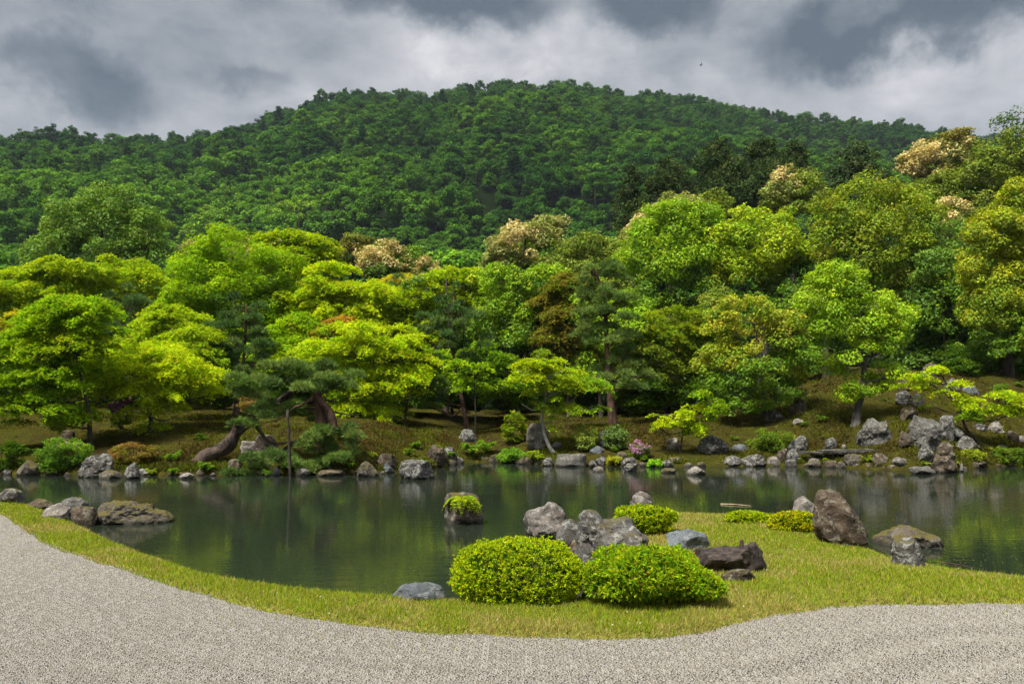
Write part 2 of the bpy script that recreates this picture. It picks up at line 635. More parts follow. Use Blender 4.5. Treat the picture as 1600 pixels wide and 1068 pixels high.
def simple(name, c1, c2, s=10, rough=0.85):
    m, t, out = mat(name)
    tc = nd(t, 'ShaderNodeTexCoord')
    n1 = noise(t, tc.outputs['Object'], s, 5, 0.65)
    pbsdf(t, out, mixc(t, ramp(t, n1, [(0.4, (0, 0, 0)), (0.6, (1, 1, 1))]), c1, c2), rough, 0.25, n1, 0.6, 0.01)
    return m


M_POST = simple('weathered post', (0.02, 0.016, 0.012), (0.055, 0.045, 0.034), 9)
M_LOG = simple('rotting wood', (0.012, 0.009, 0.008), (0.06, 0.045, 0.036), 8)
M_STEEL = simple('galvanised steel', (0.1, 0.1, 0.1), (0.2, 0.2, 0.2), 4)
M_FEATHER = simple('dark feathers', (0.01, 0.01, 0.01), (0.03, 0.03, 0.03), 20)
M_BOTTOM = simple('pond mud', (0.02, 0.02, 0.01), (0.05, 0.045, 0.02), 1)


def pebble_mat():
    m, t, out = mat('pebbles')
    a = nd(t, 'ShaderNodeAttribute', attribute_name='Col')
    pbsdf(t, out, a.outputs['Color'], 0.85, 0.25)
    return m


M_PEB = pebble_mat()
# ------------------------------------------------------------------ ground: near shore
def world_line(pts, z):
    out = []
    for px, py in pts:
        Y = (CAMZ - z) * FPX / (py - HOR)
        out.append(((px - CX) / FPX * Y, Y))
    return np.array(out)


SHORE = world_line([(-260, 768), (-100, 770), (0, 777), (60, 793), (110, 813), (150, 831), (200, 853), (260, 874), (330, 898), (400, 911), (500, 923),
                    (600, 933), (700, 939), (800, 941), (880, 937), (915, 925), (928, 900), (912, 872), (900, 850), (915, 832), (945, 816), (985, 808), (1050, 806),
                    (1130, 806), (1200, 808), (1270, 812), (1310, 830), (1350, 850), (1400, 873), (1480, 891), (1600, 907), (1750, 925), (2000, 945), (2400, 965)], 0.16)
SHORE = smooth_path(np.c_[SHORE, np.zeros(len(SHORE))], 240)[:, :2]
GEDGE = world_line([(-500, 775), (-200, 776), (-60, 785), (0, 801), (40, 826), (78, 851), (130, 869), (200, 891), (330, 931), (470, 961), (640, 983), (800, 993), (900, 997), (960, 996), (1040, 992),
                    (1110, 982), (1180, 966), (1240, 955), (1320, 947), (1450, 941), (1600, 942), (1800, 948), (2200, 965), (2800, 985)], 0.27)
GEDGE = smooth_path(np.c_[GEDGE, np.zeros(len(GEDGE))], 200)[:, :2]
GEDGE = smooth_path(np.c_[GEDGE, np.zeros(len(GEDGE))], 300)[:, :2]
GEDGE[:, 1] += 0.05 * vnoise(np.c_[GEDGE * 2.6, np.zeros(len(GEDGE))], 5) + 0.035 * vnoise(np.c_[GEDGE * 9.0, np.zeros(len(GEDGE))], 6)
LANDP = np.vstack([SHORE, [[30, -12], [-40, -12], [-40, SHORE[0, 1]]]])
GRAVP = np.vstack([GEDGE, [[30, -12], [-40, -12], [-40, GEDGE[0, 1]]]])


def inside(poly, x, y):
    x = np.asarray(x, float)
    y = np.asarray(y, float)
    r = np.zeros(x.shape, bool)
    n = len(poly)
    for i in range(n):
        x0, y0 = poly[i]
        x1, y1 = poly[(i + 1) % n]
        if y0 == y1:
            continue
        c = ((y0 > y) != (y1 > y)) & (x < (x1 - x0) * (y - y0) / (y1 - y0) + x0)
        r ^= c
    return r


def pdist(line, x, y):
    x = np.asarray(x, float)
    y = np.asarray(y, float)
    d = np.full(x.shape, 1e9)
    for i in range(len(line) - 1):
        a = line[i]
        e = line[i + 1] - a
        t = np.clip(((x - a[0]) * e[0] + (y - a[1]) * e[1]) / max(e @ e, 1e-9), 0, 1)
        d = np.minimum(d, (x - a[0] - t * e[0]) ** 2 + (y - a[1] - t * e[1]) ** 2)
    return np.sqrt(d)


def sstep(a, b, x):
    t = np.clip((x - a) / (b - a), 0, 1)
    return t * t * (3 - 2 * t)


def near_z(x, y):
    """Height of the lawn; drops into the pond at the shore and below the gravel inside the court."""
    x = np.asarray(x, float)
    y = np.asarray(y, float)
    ds = pdist(SHORE, x, y) * np.where(inside(LANDP, x, y), 1, -1)
    dg = pdist(GEDGE, x, y) * np.where(inside(GRAVP, x, y), 1, -1)
    z = np.where(ds > 0, 0.02 + 0.25 * (1 - np.exp(-np.maximum(ds, 0) / 0.16)), np.maximum(-0.7, ds * 1.4 + 0.02))
    z = z + 0.05 * sstep(0.3, 1.6, ds) + 0.025 * fbm(np.c_[x.ravel() * 0.7, y.ravel() * 0.7, 0 * x.ravel()], 3, 3).reshape(x.shape) * sstep(0.1, 0.5, ds)
    z = z - 0.16 * sstep(-0.05, 0.12, dg)
    return z


def gravel_z(x, y):
    # raked: shallow bands that follow the lawn's edge
    x = np.asarray(x, float)
    y = np.asarray(y, float)
    d = pdist(GEDGE[::4], x, y)
    q = np.c_[x.ravel(), y.ravel(), 0 * x.ravel()]
    wave = np.sin((d / 0.72 + 0.2 * vnoise(q * .5, 9).reshape(x.shape)) * 2 * np.pi)
    m = sstep(0.5, 1.3, d) * (0.45 + 0.55 * sstep(-.5, .4, vnoise(q * .28, 29).reshape(x.shape) + 0.3 * vnoise(q * 1.1, 30).reshape(x.shape)))
    return 0.262 + 0.017 * wave * m + 0.006 * vnoise(q * 0.9, 31).reshape(x.shape)



def grid_mesh(xs, ys):
    X, Y = np.meshgrid(xs, ys)
    nx, ny = len(xs), len(ys)
    i = np.arange(ny - 1)[:, None] * nx + np.arange(nx - 1)[None, :]
    F = np.stack([i, i + 1, i + nx + 1, i + nx], -1).reshape(-1, 4)
    return X.ravel(), Y.ravel(), F


def keep_faces(V, F, mask):
    F = F[mask]
    u, inv = np.unique(F, return_inverse=True)
    return V[u], inv.reshape(F.shape)


# lawn
gx, gy, gf = grid_mesh(np.arange(-24, 16.01, 0.12), np.arange(5.5, 25, 0.12))
gz = near_z(gx, gy)
lv = np.c_[gx, gy, gz]
fm = (gz[gf].max(1) > -0.55)
dgc = pdist(GEDGE, gx, gy) * np.where(inside(GRAVP, gx, gy), 1, -1)
fm &= dgc[gf].min(1) < 0.5
v_, f_ = keep_faces(lv, gf, fm)
lawn = tag(put('lawn', v_, f_, M_TURF, smooth=True), None, None, kind='structure')
# gravel court
gx, gy, gf = grid_mesh(np.arange(-26, 22.01, 0.14), np.concatenate([np.arange(-8, 5, 0.6), np.arange(5, 24, 0.14)]))
gz = 0 * gx + 0.262 - 0.044
dgc = pdist(GEDGE, gx, gy) * np.where(inside(GRAVP, gx, gy), 1, -1)
v_, f_ = keep_faces(np.c_[gx, gy, gz], gf, dgc[gf].min(1) > -0.14)
court = tag(put('gravel_court', v_, f_, M_GRAVEL, smooth=True), None, None, kind='structure')

# ------------------------------------------------------------------ ground: far bank and hill
FS_AZ = np.array([-1.4, -0.66, -0.55, -0.43, -0.4, -0.33, -0.25, -0.16, -0.1, -0.06, -0.02, 0.04, 0.1, 0.16, 0.24, 0.32, 0.4, 0.5, 0.56, 0.64, 0.75, 1.4])
FS_PY = np.array([741, 741, 743, 743, 743, 742, 741, 740, 733, 722, 722, 727, 728, 729, 729, 728, 730, 736, 733, 727, 727, 727])
FS_Y = CAMZ * FPX / (FS_PY - HOR)


def shore_far(az):
    return np.interp(az, FS_AZ, FS_Y)


RIDGE = np.array([(-500, 222), (-200, 214), (0, 212), (60, 208), (100, 206), (200, 214), (290, 218), (330, 209), (400, 190), (470, 166), (540, 141), (600, 143), (680, 150), (720, 138), (770, 129),
                  (830, 132), (890, 129), (950, 141), (1020, 148), (1090, 153), (1150, 166), (1250, 186), (1330, 189), (1400, 194), (1450, 207), (1530, 214), (1600, 217), (1800, 225), (2100, 240)], float)
BD = np.array([-3.0, -1.0, 0.0, 0.35, 1.0, 6.0, 12.0, 25.0, 45.0, 90.0])
BL = np.array([-1.2, -0.7, -0.05, 0.28, 0.42, 1.5, 2.0, 2.7, 4.6, 11.0])
BR = np.array([-1.2, -0.7, -0.05, 0.28, 0.55, 2.4, 4.3, 5.6, 7.5, 15.0])


def ridge_y(az):
    return 620 - 130 * sstep(-0.28, -0.5, az) + 40 * sstep(0.3, 0.6, az)


def terr(x, y):
    x = np.asarray(x, float)
    y = np.asarray(y, float)
    sh = x.shape
    x, y = x.ravel(), y.ravel()
    az = x / np.maximum(y, 1)
    d = y - shore_far(az)
    k = sstep(0.22, 0.42, az)
    z = np.interp(d, BD, BL) * (1 - k) + np.interp(d, BD, BR) * k
    p = np.c_[x, y, 0 * x]
    z = z + sstep(0.6, 5, d) * (0.28 * fbm(p * 0.22, 11, 3) + 0.07 * fbm(p * 1.1, 12, 3))
    # hill
    ry = ridge_y(az)
    rz = CAMZ + (HOR - np.interp(az * FPX + CX, RIDGE[:, 0], RIDGE[:, 1])) / FPX * ry - 5.0
    t = (y - 125) / (ry - 125)
    ts = np.clip(t, 0, 1)
    hz = 13 + (rz - 13) * ts ** 1.22
    hz = hz + np.sin(np.pi * ts) * (1 - 0.75 * ts) * (26 * vnoise(p * 0.0085, 21) + 9 * vnoise(p * 0.021, 22))
    hz = np.where(t > 1, rz - (t - 1) * 260, hz)
    b = sstep(95, 150, y)
    z = z * (1 - b) + hz * b
    return z.reshape(sh)


def terr1(x, y):
    return float(terr(np.array([x]), np.array([y]))[0])


def ground_any(x, y):
    if y < 25:
        return max(0.0, float(near_z(np.array([x]), np.array([y]))[0]))
    return max(0.0, terr1(x, y))


YS = np.concatenate([np.arange(6.5, 25, 0.05), np.arange(25, 60, 0.08), np.arange(60, 130, 0.5)])


def hit(px, py):
    """Where the sight line through a photo pixel meets the ground."""
    X = (px - CX) / FPX * YS
    Z = CAMZ + (HOR - py) / FPX * YS
    g = np.where(YS < 22, 0, terr(X, YS))
    nearm = (YS < 22) & (Z < 0.6)
    if nearm.any():
        i = np.where(nearm)[0]
        g[i] = near_z(X[i], YS[i])
    g = np.maximum(g, 0)
    w = np.where(Z <= g)[0]
    return float(YS[w[0]]) if len(w) else 55.0


nc, nr = 210, 300
azs = np.linspace(-1.25, 1.25, nc)
yr = 28.5 * (900 / 28.5) ** np.linspace(0, 1, nr)
Xg = (azs[None, :] * yr[:, None])
Yg = np.repeat(yr[:, None], nc, 1)
Zg = terr(Xg, Yg)
i = np.arange(nr - 1)[:, None] * nc + np.arange(nc - 1)[None, :]
F = np.stack([i, i + 1, i + nc + 1, i + nc], -1).reshape(-1, 4)
V = np.c_[Xg.ravel(), Yg.ravel(), Zg.ravel()]
ym = V[F].mean(1)
dd = ym[:, 1] - shore_far(ym[:, 0] / ym[:, 1])
m1 = (dd > -2.5) & (ym[:, 1] < 58)
v_, f_ = keep_faces(V, F, m1)
tag(put('mossy_bank', v_, f_, M_BANK, smooth=True), None, None, kind='structure')
v_, f_ = keep_faces(V, F, ym[:, 1] >= 58)
tag(put('hillside', v_, f_, M_FLOOR, smooth=True), None, None, kind='structure')

# pond bed, then water, reaching past both sides of the garden
def sheet(name, x0, x1, y0, y1, z, m, n=2):
    x, y, f = grid_mesh(np.linspace(x0, x1, n), np.linspace(y0, y1, n))
    return tag(put(name, np.c_[x, y, 0 * x + z], f, m), None, None, kind='structure')


sheet('ground', -3000, 3000, -600, 5400, -1.6, M_BOTTOM)
sheet('pond_water', -140, 140, 7.0, 60, 0.0, M_WATER)
# ------------------------------------------------------------------ plants: generators
UP = np.array([0, 0, 1.0])


GAIN = np.array([1.55, 1.55, 1.2])


def palette(cols, n):
    """n colours drawn from [(rgb, weight)] with a little scatter."""
    w = np.array([c[1] for c in cols], float)
    k = rng.choice(len(cols), n, p=w / w.sum())
    c = np.array([c[0] for c in cols])[k]
    return c * GAIN


def jitter(c, a=0.2):
    n = len(c)
    return np.clip(c * (1 + a * rng.normal(size=(n, 1))) * (1 + 0.10 * rng.normal(size=(n, 3))), 0.002, 0.9)


def sphere_pts(n):
    return nrm(rng.normal(size=(n, 3)))


def clumps_round(C, rad, rc, dens=1.0):
    """Clump centres over an ellipsoid."""
    a, b, c = rad
    area = 4 * np.pi * ((a * b) ** 1.6 / 3 + (a * c) ** 1.6 / 3 + (b * c) ** 1.6 / 3) ** (1 / 1.6)
    n = int(max(5, dens * 0.95 * area / (np.pi * rc * rc)))
    u = sphere_pts(n * 3)
    keep = (u[:, 2] > -0.75) & ((u[:, 1] < 0.4) | (rng.random(len(u)) < 0.3))
    u = u[keep][:n]
    u = u[vnoise(u * np.array(rad) / (rc * 2.2) + C * 1.3, 35) > -0.22]
    f = (0.62 + 0.32 * rng.random((len(u), 1))) * (1 + 0.22 * vnoise(u * 2.1 + C * 3.7, 5)[:, None])
    return C + u * np.array(rad) * f, u


def leaves_round(g, C, rad, rc, L, W, cols, cov=1.5, dens=1.0, tilt=0.42, scat=0.16):
    cc, uu = clumps_round(C, rad, rc, dens)
    ccol = palette(cols, len(cc))
    ccol = ccol * (1 + 0.14 * rng.normal(size=(len(cc), 1)))
    for k in range(len(cc)):
        r = rc * (0.7 + 0.6 * rng.random())
        n = int(cov * 4 * np.pi * r * r * 0.75 / (L * W * 0.5))
        u = sphere_pts(n * 2)
        u = u[(u[:, 2] > -0.55) | (rng.random(len(u)) < 0.25)][:n]
        lobes = sphere_pts(9)
        lobes[:, 2] = np.abs(lobes[:, 2]) * 0.8 - 0.1
        dt = np.clip((u @ nrm(lobes).T).max(1), 0, 1) ** 5
        rr = r * (0.62 + 0.48 * dt) * (1 + 0.10 * rng.normal(size=len(u)))
        p = cc[k] + u * rr[:, None] * np.array([1, 1, 0.82])
        N = u * 0.55 + UP * 0.55 + tilt * rng.normal(size=u.shape)
        s = (0.75 + 0.5 * rng.random(len(u)))
        v, f = leaf_tris(p, N, L * s, W * s)
        mixp = palette(cols, len(u))
        col = jitter(ccol[k] * 0.62 + mixp * 0.38, scat)
        g.add(v, f, np.repeat(col, 3, 0))
    return cc


def leaves_tier(g, C, rad, rd, L, W, cols, cov=1.4, dens=1.0, flat=0.35, scat=0.15):
    a, b, c = rad
    n = int(max(6, dens * 4.4 * a * b * max(1.0, 0.8 + 0.75 * c / (0.36 * rd)) / (rd * rd)))
    rho = np.sqrt(rng.random(n)) * 1.02
    ph = rng.random(n) * 2 * np.pi
    back = (np.sin(ph) > 0.3) & (rng.random(n) < 0.45)
    ph = np.where(back, -ph, ph)
    dome = np.sqrt(np.maximum(1 - rho ** 2, 0.04))
    q = rng.random(n)
    z = c * dome * np.where(q < 0.25, 0.6 + 0.4 * rng.random(n), 2.1 * rng.random(n) - 1.05)
    rho = rho * (1 + 0.28 * vnoise(np.c_[np.cos(ph) * 1.8, np.sin(ph) * 1.8, z / max(c, .1)] + C * 2.3, 15))
    cc = C + np.c_[a * rho * np.cos(ph), b * rho * np.sin(ph), z]
    hole = vnoise(cc / np.array([rd * 2.4, rd * 2.4, rd * 0.95]) + 7.7, 33) > -0.1
    cc = cc[hole]
    n = len(cc)
    ccol = palette(cols, n) * (1 + 0.14 * rng.normal(size=(n, 1)))
    for k in range(n):
        r = rd * (0.65 + 0.8 * rng.random())
        m = int(0.55 * cov * np.pi * r * r / (L * W * 0.5))
        th = rng.random(m) * 2 * np.pi
        ro = np.sqrt(rng.random(m))
        ph0 = rng.random(3) * 6.28
        fr = 0.72 + 0.18 * np.sin(5 * th + ph0[0]) + 0.14 * np.sin(9 * th + ph0[1]) + 0.08 * np.sin(17 * th + ph0[2])
        ro = ro * fr
        el = 0.38 + 0.3 * rng.random()
        x, y = ro * np.cos(th), ro * np.sin(th) * el
        an = math.atan2(cc[k][1] - C[1], cc[k][0] - C[0]) + 0.6 * rng.normal()
        x, y = x * np.cos(an) - y * np.sin(an), x * np.sin(an) + y * np.cos(an)
        out = cc[k] - C
        sl = 0.28 * np.array([out[0] / max(a, .1), out[1] / max(b, .1)])
        zz = -0.42 * ro ** 2 * r - (x * sl[0] + y * sl[1]) * r + r * (0.07 * rng.normal(size=m) - 0.16 * np.abs(rng.normal(size=m)) * (1 - ro))
        p = cc[k] + np.c_[x * r, y * r, zz]
        N = UP * 1.0 + np.c_[x, y, 0 * x] * 0.35 + flat * 1.5 * rng.normal(size=(m, 3))
        s = 0.7 + 0.6 * rng.random(m)
        v, f = leaf_tris(p, N, L * s, W * s)
        col = jitter(ccol[k] * 0.65 + palette(cols, m) * 0.35, scat)
        g.add(v, f, np.repeat(col, 3, 0))
    return cc


def needles_pad(g, C, rad, L, cols, dens=1.0, w=0.02):
    """Flattened pad of needle tufts."""
    a, b, c = rad
    n = int(dens * 2.0 * np.pi * a * b / (L * L * 0.30))
    nc_ = max(4, int(a * b / (0.36 * 0.36) * 0.6))
    cu = sphere_pts(nc_) * np.cbrt(rng.random((nc_, 1))) * np.array([a, b, c * 0.9]) * 0.95
    k = rng.integers(0, nc_, n)
    u = sphere_pts(n)
    u[:, 2] = np.abs(u[:, 2]) * 1.0 - 0.15
    sub = min(0.42, a * 0.5)
    p = C + cu[k] + u * sub * np.array([1, 1, 0.72]) * (0.55 + 0.5 * rng.random((n, 1)))
    p[:, 2] -= 0.05 * c * ((p[:, 0] - C[0]) ** 2 / a ** 2 + (p[:, 1] - C[1]) ** 2 / b ** 2)
    ax = nrm(u * 0.8 + UP * 0.55 + 0.35 * rng.normal(size=(n, 3)))
    ccol = palette(cols, nc_)[k]
    q = 7
    D = nrm(np.repeat(ax, q, 0) + 0.75 * nrm(rng.normal(size=(n * q, 3))))
    pp = np.repeat(p, q, 0)
    col = jitter(np.repeat(ccol, q, 0), 0.2)
    v, f = needle_tris(pp, D, L * (0.7 + 0.6 * rng.random(n * q)), w)
    g.add(v, f, np.repeat(col, 3, 0))
    return C + cu


def trunk_geo(g, pts, r0, r1, sides=9, rough=0.18, n=16, flare=0.45):
    path = smooth_path(pts, n)
    t = np.linspace(0, 1, n)
    rad = r0 * (1 - t) + r1 * t + r0 * flare * np.exp(-t * 9)
    v, f = tube(path, rad, sides, rough, int(abs(pts[0][0]) * 100) % 997)
    g.add(v, f)
    return path, rad


def limb(g, a, b, r0, r1, sides=6, sag=0.12, n=9):
    a, b = np.asarray(a, float), np.asarray(b, float)
    L = np.linalg.norm(b - a)
    m = (a + b) / 2 + rng.normal(size=3) * L * 0.09 + np.array([0, 0, -sag * L * 0.5])
    path = smooth_path([a, m, b], n)
    v, f = tube(path, np.linspace(r0, r1, n), sides, 0.15, 3)
    g.add(v, f)
    return path


LEAFK = 0.0035          # leaf length per metre of distance, floored by a real leaf's own size


def tree(name, label, Y, style, cols, blobs, trunk=None, r=0.12, bark=None, leafmat=None, cat='tree', group=None, leaf=None, rc=None, cov=None, dens=1.0,
         depth=0.85, limbs=True, lmin=0.12):
    """blobs: photo ellipses (px, py, rx, ry[, dY[, palette]]) that the crown fills at distance Y."""
    if trunk is not None and Y is None:
        Y = hit(*trunk[0])
    if trunk is None:
        bx = sum(b[0] * b[2] for b in blobs) / sum(b[2] for b in blobs)
        X = (bx - CX) / FPX * Y
        tz = terr1(X, Y)
        top = P(bx, min(b[1] for b in blobs) + 10, Y)
        mid = (np.array([X, Y, tz]) + top) / 2 + np.array([0.03 * (top[2] - tz) * rng.normal(), 0, 0])
        pts = [np.array([X, Y, tz - 0.15]), mid, top]
    else:
        pts = [P(a[0], a[1], Y + (a[2] if len(a) > 2 else 0)) for a in trunk]
        pts[0][2] = terr1(pts[0][0], pts[0][1]) - 0.12
    base = pts[0] + np.array([0, 0, 0.12])
    rt = root(name, base, label, cat, group)
    gt, gl = Geo(), Geo()
    path, rad = trunk_geo(gt, pts, r, r * 0.3)
    L = (leaf or max(lmin, LEAFK * Y)) * (1.45 if name == 'dark_evergreen' else 1.0)
    s = Y / FPX
    for bl in blobs:
        px, py, rx, ry = bl[:4]
        dY = bl[4] if len(bl) > 4 else 0
        pc = bl[5] if len(bl) > 5 else cols
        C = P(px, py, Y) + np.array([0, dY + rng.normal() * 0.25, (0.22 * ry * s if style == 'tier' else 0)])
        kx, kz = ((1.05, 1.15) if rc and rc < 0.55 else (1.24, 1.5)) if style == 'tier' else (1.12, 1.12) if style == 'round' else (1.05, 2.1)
        a, c = rx * s * kx, ry * s * kz
        b = min(max(a, c) * depth, 4.5)
        if style == 'round':
            k = rc or np.clip(0.42 * min(a, c), 0.34, 1.5)
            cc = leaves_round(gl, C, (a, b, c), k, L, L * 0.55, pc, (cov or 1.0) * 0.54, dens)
        elif style == 'tier':
            k = rc or np.clip(0.3 * a, 0.3, 0.85)
            cc = leaves_tier(gl, C, (a, b, c), k, L, L * 0.6, pc, (cov or 1.0) * 0.7, dens)
        elif style == 'pine':
            cc = needles_pad(gl, C, (a, b * 0.9, c), max(0.2, L * 1.6), pc, dens, 0.022 * Y / 42)
        if limbs:
            hz_ = C[2] - 0.15 * c - 0.35 * a
            j = int(np.argmin(np.abs(path[:, 2] - hz_) + 0.15 * np.linalg.norm(path[:, :2] - C[:2], axis=1)))
            j = max(j, 3)
            lp = limb(gt, path[j], C - np.array([0, 0, 0.25 * c]), max(rad[j] * 0.55, 0.025), 0.02)
            for q in cc[rng.permutation(len(cc))[:min(7, len(cc))]]:
                limb(gt, lp[rng.integers(3, 8)], q, max(rad[j] * 0.22, 0.018), 0.008, 5, 0.05, 6)
    if style != 'pine' and len(blobs) > 3 and not (rc and rc < 0.55):
        bx0, bx1 = min(q[0] - q[2] for q in blobs), max(q[0] + q[2] for q in blobs)
        by0, by1 = min(q[1] - q[3] for q in blobs), max(q[1] + q[3] for q in blobs)
        C = P((bx0 + bx1) / 2, (by0 + by1) / 2, Y + 0.6)
        rad_ = ((bx1 - bx0) / 2 * s * .86, min((bx1 - bx0) / 2 * s * .6, 3.5), (by1 - by0) / 2 * s * .84)
        if style == 'tier':
            leaves_tier(gl, C, rad_, np.clip(.22 * rad_[0], .35, .9), L, L * .6, cols, 0.42, 0.34)
        else:
            leaves_round(gl, C, rad_, 0.85, L, L * .55, cols, 0.42, 0.5)
    v, f, _ = gt.out()
    put('trunk', v, f, bark or M_BARKD, rt, smooth=True)
    v, f, c = gl.out()
    put('crown', v, f, leafmat or (M_WAXY if style == 'round' else M_NEEDLE if style == 'pine' else M_LEAF), rt, col=c)
    STAT.append((name, len(f), round(Y, 1)))
    return rt


STAT = []


def conifer(name, label, px, top, base, hw, Y, cols, group=None):
    X = (px - CX) / FPX * Y
    tz = terr1(X, Y)
    zt = P(px, top, Y)[2]
    zb = P(px, base, Y)[2]
    rt = root(name, (X, Y, tz), label, 'tree', group)
    gt, gl = Geo(), Geo()
    trunk_geo(gt, [(X, Y, tz - 0.3), (X + .1, Y, (tz + zt) / 2), (X, Y, zt)], 0.32, 0.03)
    s = Y / FPX
    Rm = hw * s
    H = zt - zb
    n = int(30 + H * 4)
    L = 0.0042 * Y
    for k in range(n):
        t = (k + rng.random()) / n
        R0 = 1.15 * Rm * (1 - t) ** 0.7 * (0.6 + 0.75 * rng.random()) + 0.18
        th = rng.random() * 6.28
        z = zb + t * H
        a0 = np.array([X, Y, z])
        e = a0 + np.array([math.cos(th) * R0, math.sin(th) * R0, 0.1 * R0 - 0.12 * R0 * rng.random()])
        limb(gt, a0, e, 0.06, 0.015, 5, 0.1, 5)
        C = a0 * 0.3 + e * 0.7
        leaves_round(gl, C, (0.42 * R0 + .3, 0.42 * R0 + .3, 0.32 * R0 + 0.2), 0.30 * R0 + 0.22, L, L * 0.4, cols, 0.36, 0.7, 0.7)
    v, f, _ = gt.out()
    put('trunk', v, f, M_BARKD, rt, smooth=True)
    v, f, c = gl.out()
    put('crown', v, f, M_NEEDLE, rt, col=c)
    STAT.append((name, len(f), Y))
    return rt
# ------------------------------------------------------------------ the wooded hill
YG = [((.26, .335, .008), 3), ((.32, .375, .010), 2), ((.17, .265, .008), 2)]
YGB = [((.285, .365, .009), 3), ((.335, .385, .011), 1.8), ((.19, .295, .008), 2)]
YG2 = [((.21, .285, .008), 3), ((.27, .325, .010), 1.7), ((.13, .215, .008), 2)]
BG = [((.16, .265, .008), 3), ((.215, .31, .009), 2), ((.10, .185, .008), 2)]
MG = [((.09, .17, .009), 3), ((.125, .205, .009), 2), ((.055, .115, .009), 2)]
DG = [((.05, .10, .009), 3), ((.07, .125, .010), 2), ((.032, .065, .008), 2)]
GG = [((.095, .17, .02), 3), ((.13, .205, .022), 2), ((.06, .12, .015), 2)]
OG = [((.155, .205, .010), 3), ((.21, .215, .012), 1.3), ((.10, .165, .009), 3)]
ORG = [((.25, .235, .018), 2.2), ((.20, .25, .012), 2.6), ((.12, .20, .010), 2.4)]
BRN = [((.125, .11, .02), 3), ((.11, .14, .014), 3), ((.16, .12, .022), 1)]
OLV = [((.12, .165, .017), 3), ((.155, .19, .02), 2), ((.08, .12, .012), 2)]
CREAM = [((.44, .36, .20), 3), ((.34, .27, .13), 2), ((.16, .17, .04), 2)]
CREAM2 = [((.29, .275, .12), 3), ((.17, .20, .04), 3), ((.10, .145, .025), 2)]
PINE = [((.05, .095, .03), 3), ((.075, .12, .036), 2), ((.035, .07, .022), 2)]
PINEL = [((.085, .14, .035), 3), ((.115, .165, .045), 2), ((.06, .10, .03), 2)]
CEDAR = [((.022, .04, .014), 3), ((.034, .055, .018), 2), ((.05, .06, .02), 1)]
HILL = [((.052, .112, .018), 3), ((.074, .142, .020), 2), ((.034, .082, .018), 2)]
HILLD = [((.028, .06, .018), 3), ((.04, .075, .02), 2)]

variants = []
hill_col = bpy.data.collections.new('hill crowns')
for k in range(8):
    g = Geo()
    conif = k >= 6
    if not conif:
        a = (3.7, 4.3, 4.9, 5.4, 5.9, 4.6)[k]
        hc = (4.9, 3.9, 4.6, 4.0, 4.8, 5.6)[k]
        leaves_round(g, np.array([0, 0, hc]), (a, a * (.85 + .3 * rng.random()), hc), (1.0, 1.2, 1.5, 1.35, 1.6, 1.1)[k], 0.6, 0.42, HILL, 1.0, 1.0, 0.26, 0.14)
        m = len(g.V)
    else:
        for q in range(34):
            t = q / 34
            R0 = 2.9 * (1 - t) ** 0.7 + 0.3
            th = rng.random() * 6.28
            C = np.array([math.cos(th) * R0 * .6, math.sin(th) * R0 * .6, 1.5 + 11 * t])
            leaves_round(g, C, (R0 * .5 + .2, R0 * .5 + .2, 0.7), 0.7, 0.6, 0.3, HILLD, 0.8, 0.5, 0.8)
    v, f, c = g.out()
    # the trunk below the crown
    tv, tf = tube([(0, 0, -5), (0.1, 0, 1), (0, 0, 5)], [0.35, 0.3, 0.2], 6)
    tf = np.vstack([tf[:, [0, 1, 2]], tf[:, [0, 2, 3]]])
    f = np.vstack([f, tf + len(v)])
    v = np.vstack([v, tv])
    c = np.vstack([c, np.tile([[0.05, 0.04, 0.03]], (len(tv), 1))])
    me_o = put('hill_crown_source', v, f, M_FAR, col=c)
    COL.objects.unlink(me_o)
    hill_col.objects.link(me_o)
    variants.append(me_o)

pts = []
TREELINE = np.array([(-100, 300), (60, 300), (170, 285), (270, 330), (350, 365), (520, 375), (600, 375), (700, 410), (720, 400), (830, 345), (960, 370), (1000, 290), (1100, 230), (1260, 260), (1340, 240), (1420, 225), (1500, 205), (1600, 190), (1700, 190)], float)
y = 118.0
while y < 690:
    step = 8.2 + y * 0.003
    nx = int(2 * 0.86 * y / step)
    for kx in range(nx):
        x = -0.86 * y + (kx + 0.5) * step + rng.uniform(-.42, .42) * step
        yy = y + rng.uniform(-.42, .42) * step
        az = x / yy
        if yy > ridge_y(az) + 14:
            continue
        pts.append((x, yy))
    y += step * 0.9
pts = np.array(pts)
pz = terr(pts[:, 0], pts[:, 1])
lift = rng.uniform(-2.2, 1.6, len(pts))
az = pts[:, 0] / pts[:, 1]
rr = pts[:, 1] / ridge_y(az)
conp = np.where(rr > 0.9, 0.05, 0.05 + 0.12 * (vnoise(np.c_[pts * 0.02, 0 * pz], 44) > 0.25))
isc = rng.random(len(pts)) < conp
vid = np.where(isc, rng.integers(6, 8, len(pts)), rng.integers(0, 6, len(pts)))
vscl = rng.uniform(0.72, 1.4, len(pts)) * np.where(isc & (rr > 0.86), 0.6, 1.0) * np.where(rng.random(len(pts)) < 0.12, 1.25, 1.0) * (1.0 - 0.25 * sstep(0.8, 1.0, rr))
vrot = rng.uniform(0, 6.28, len(pts))
spx = az * FPX + CX
spy = HOR - (pz + 8 * vscl - CAMZ) / pts[:, 1] * FPX
vis = (spx > -15) & (spx < 1615) & (spy < np.interp(spx, TREELINE[:, 0], TREELINE[:, 1]) + 12)
order = np.where(vis)[0][np.argsort(pts[vis, 1])]
single = set()
used = []
for q in order:                      # the nearest crowns in view, one object each
    if len(single) >= 280:
        break
    single.add(int(q))
gname = 'trees low on the wooded hill'
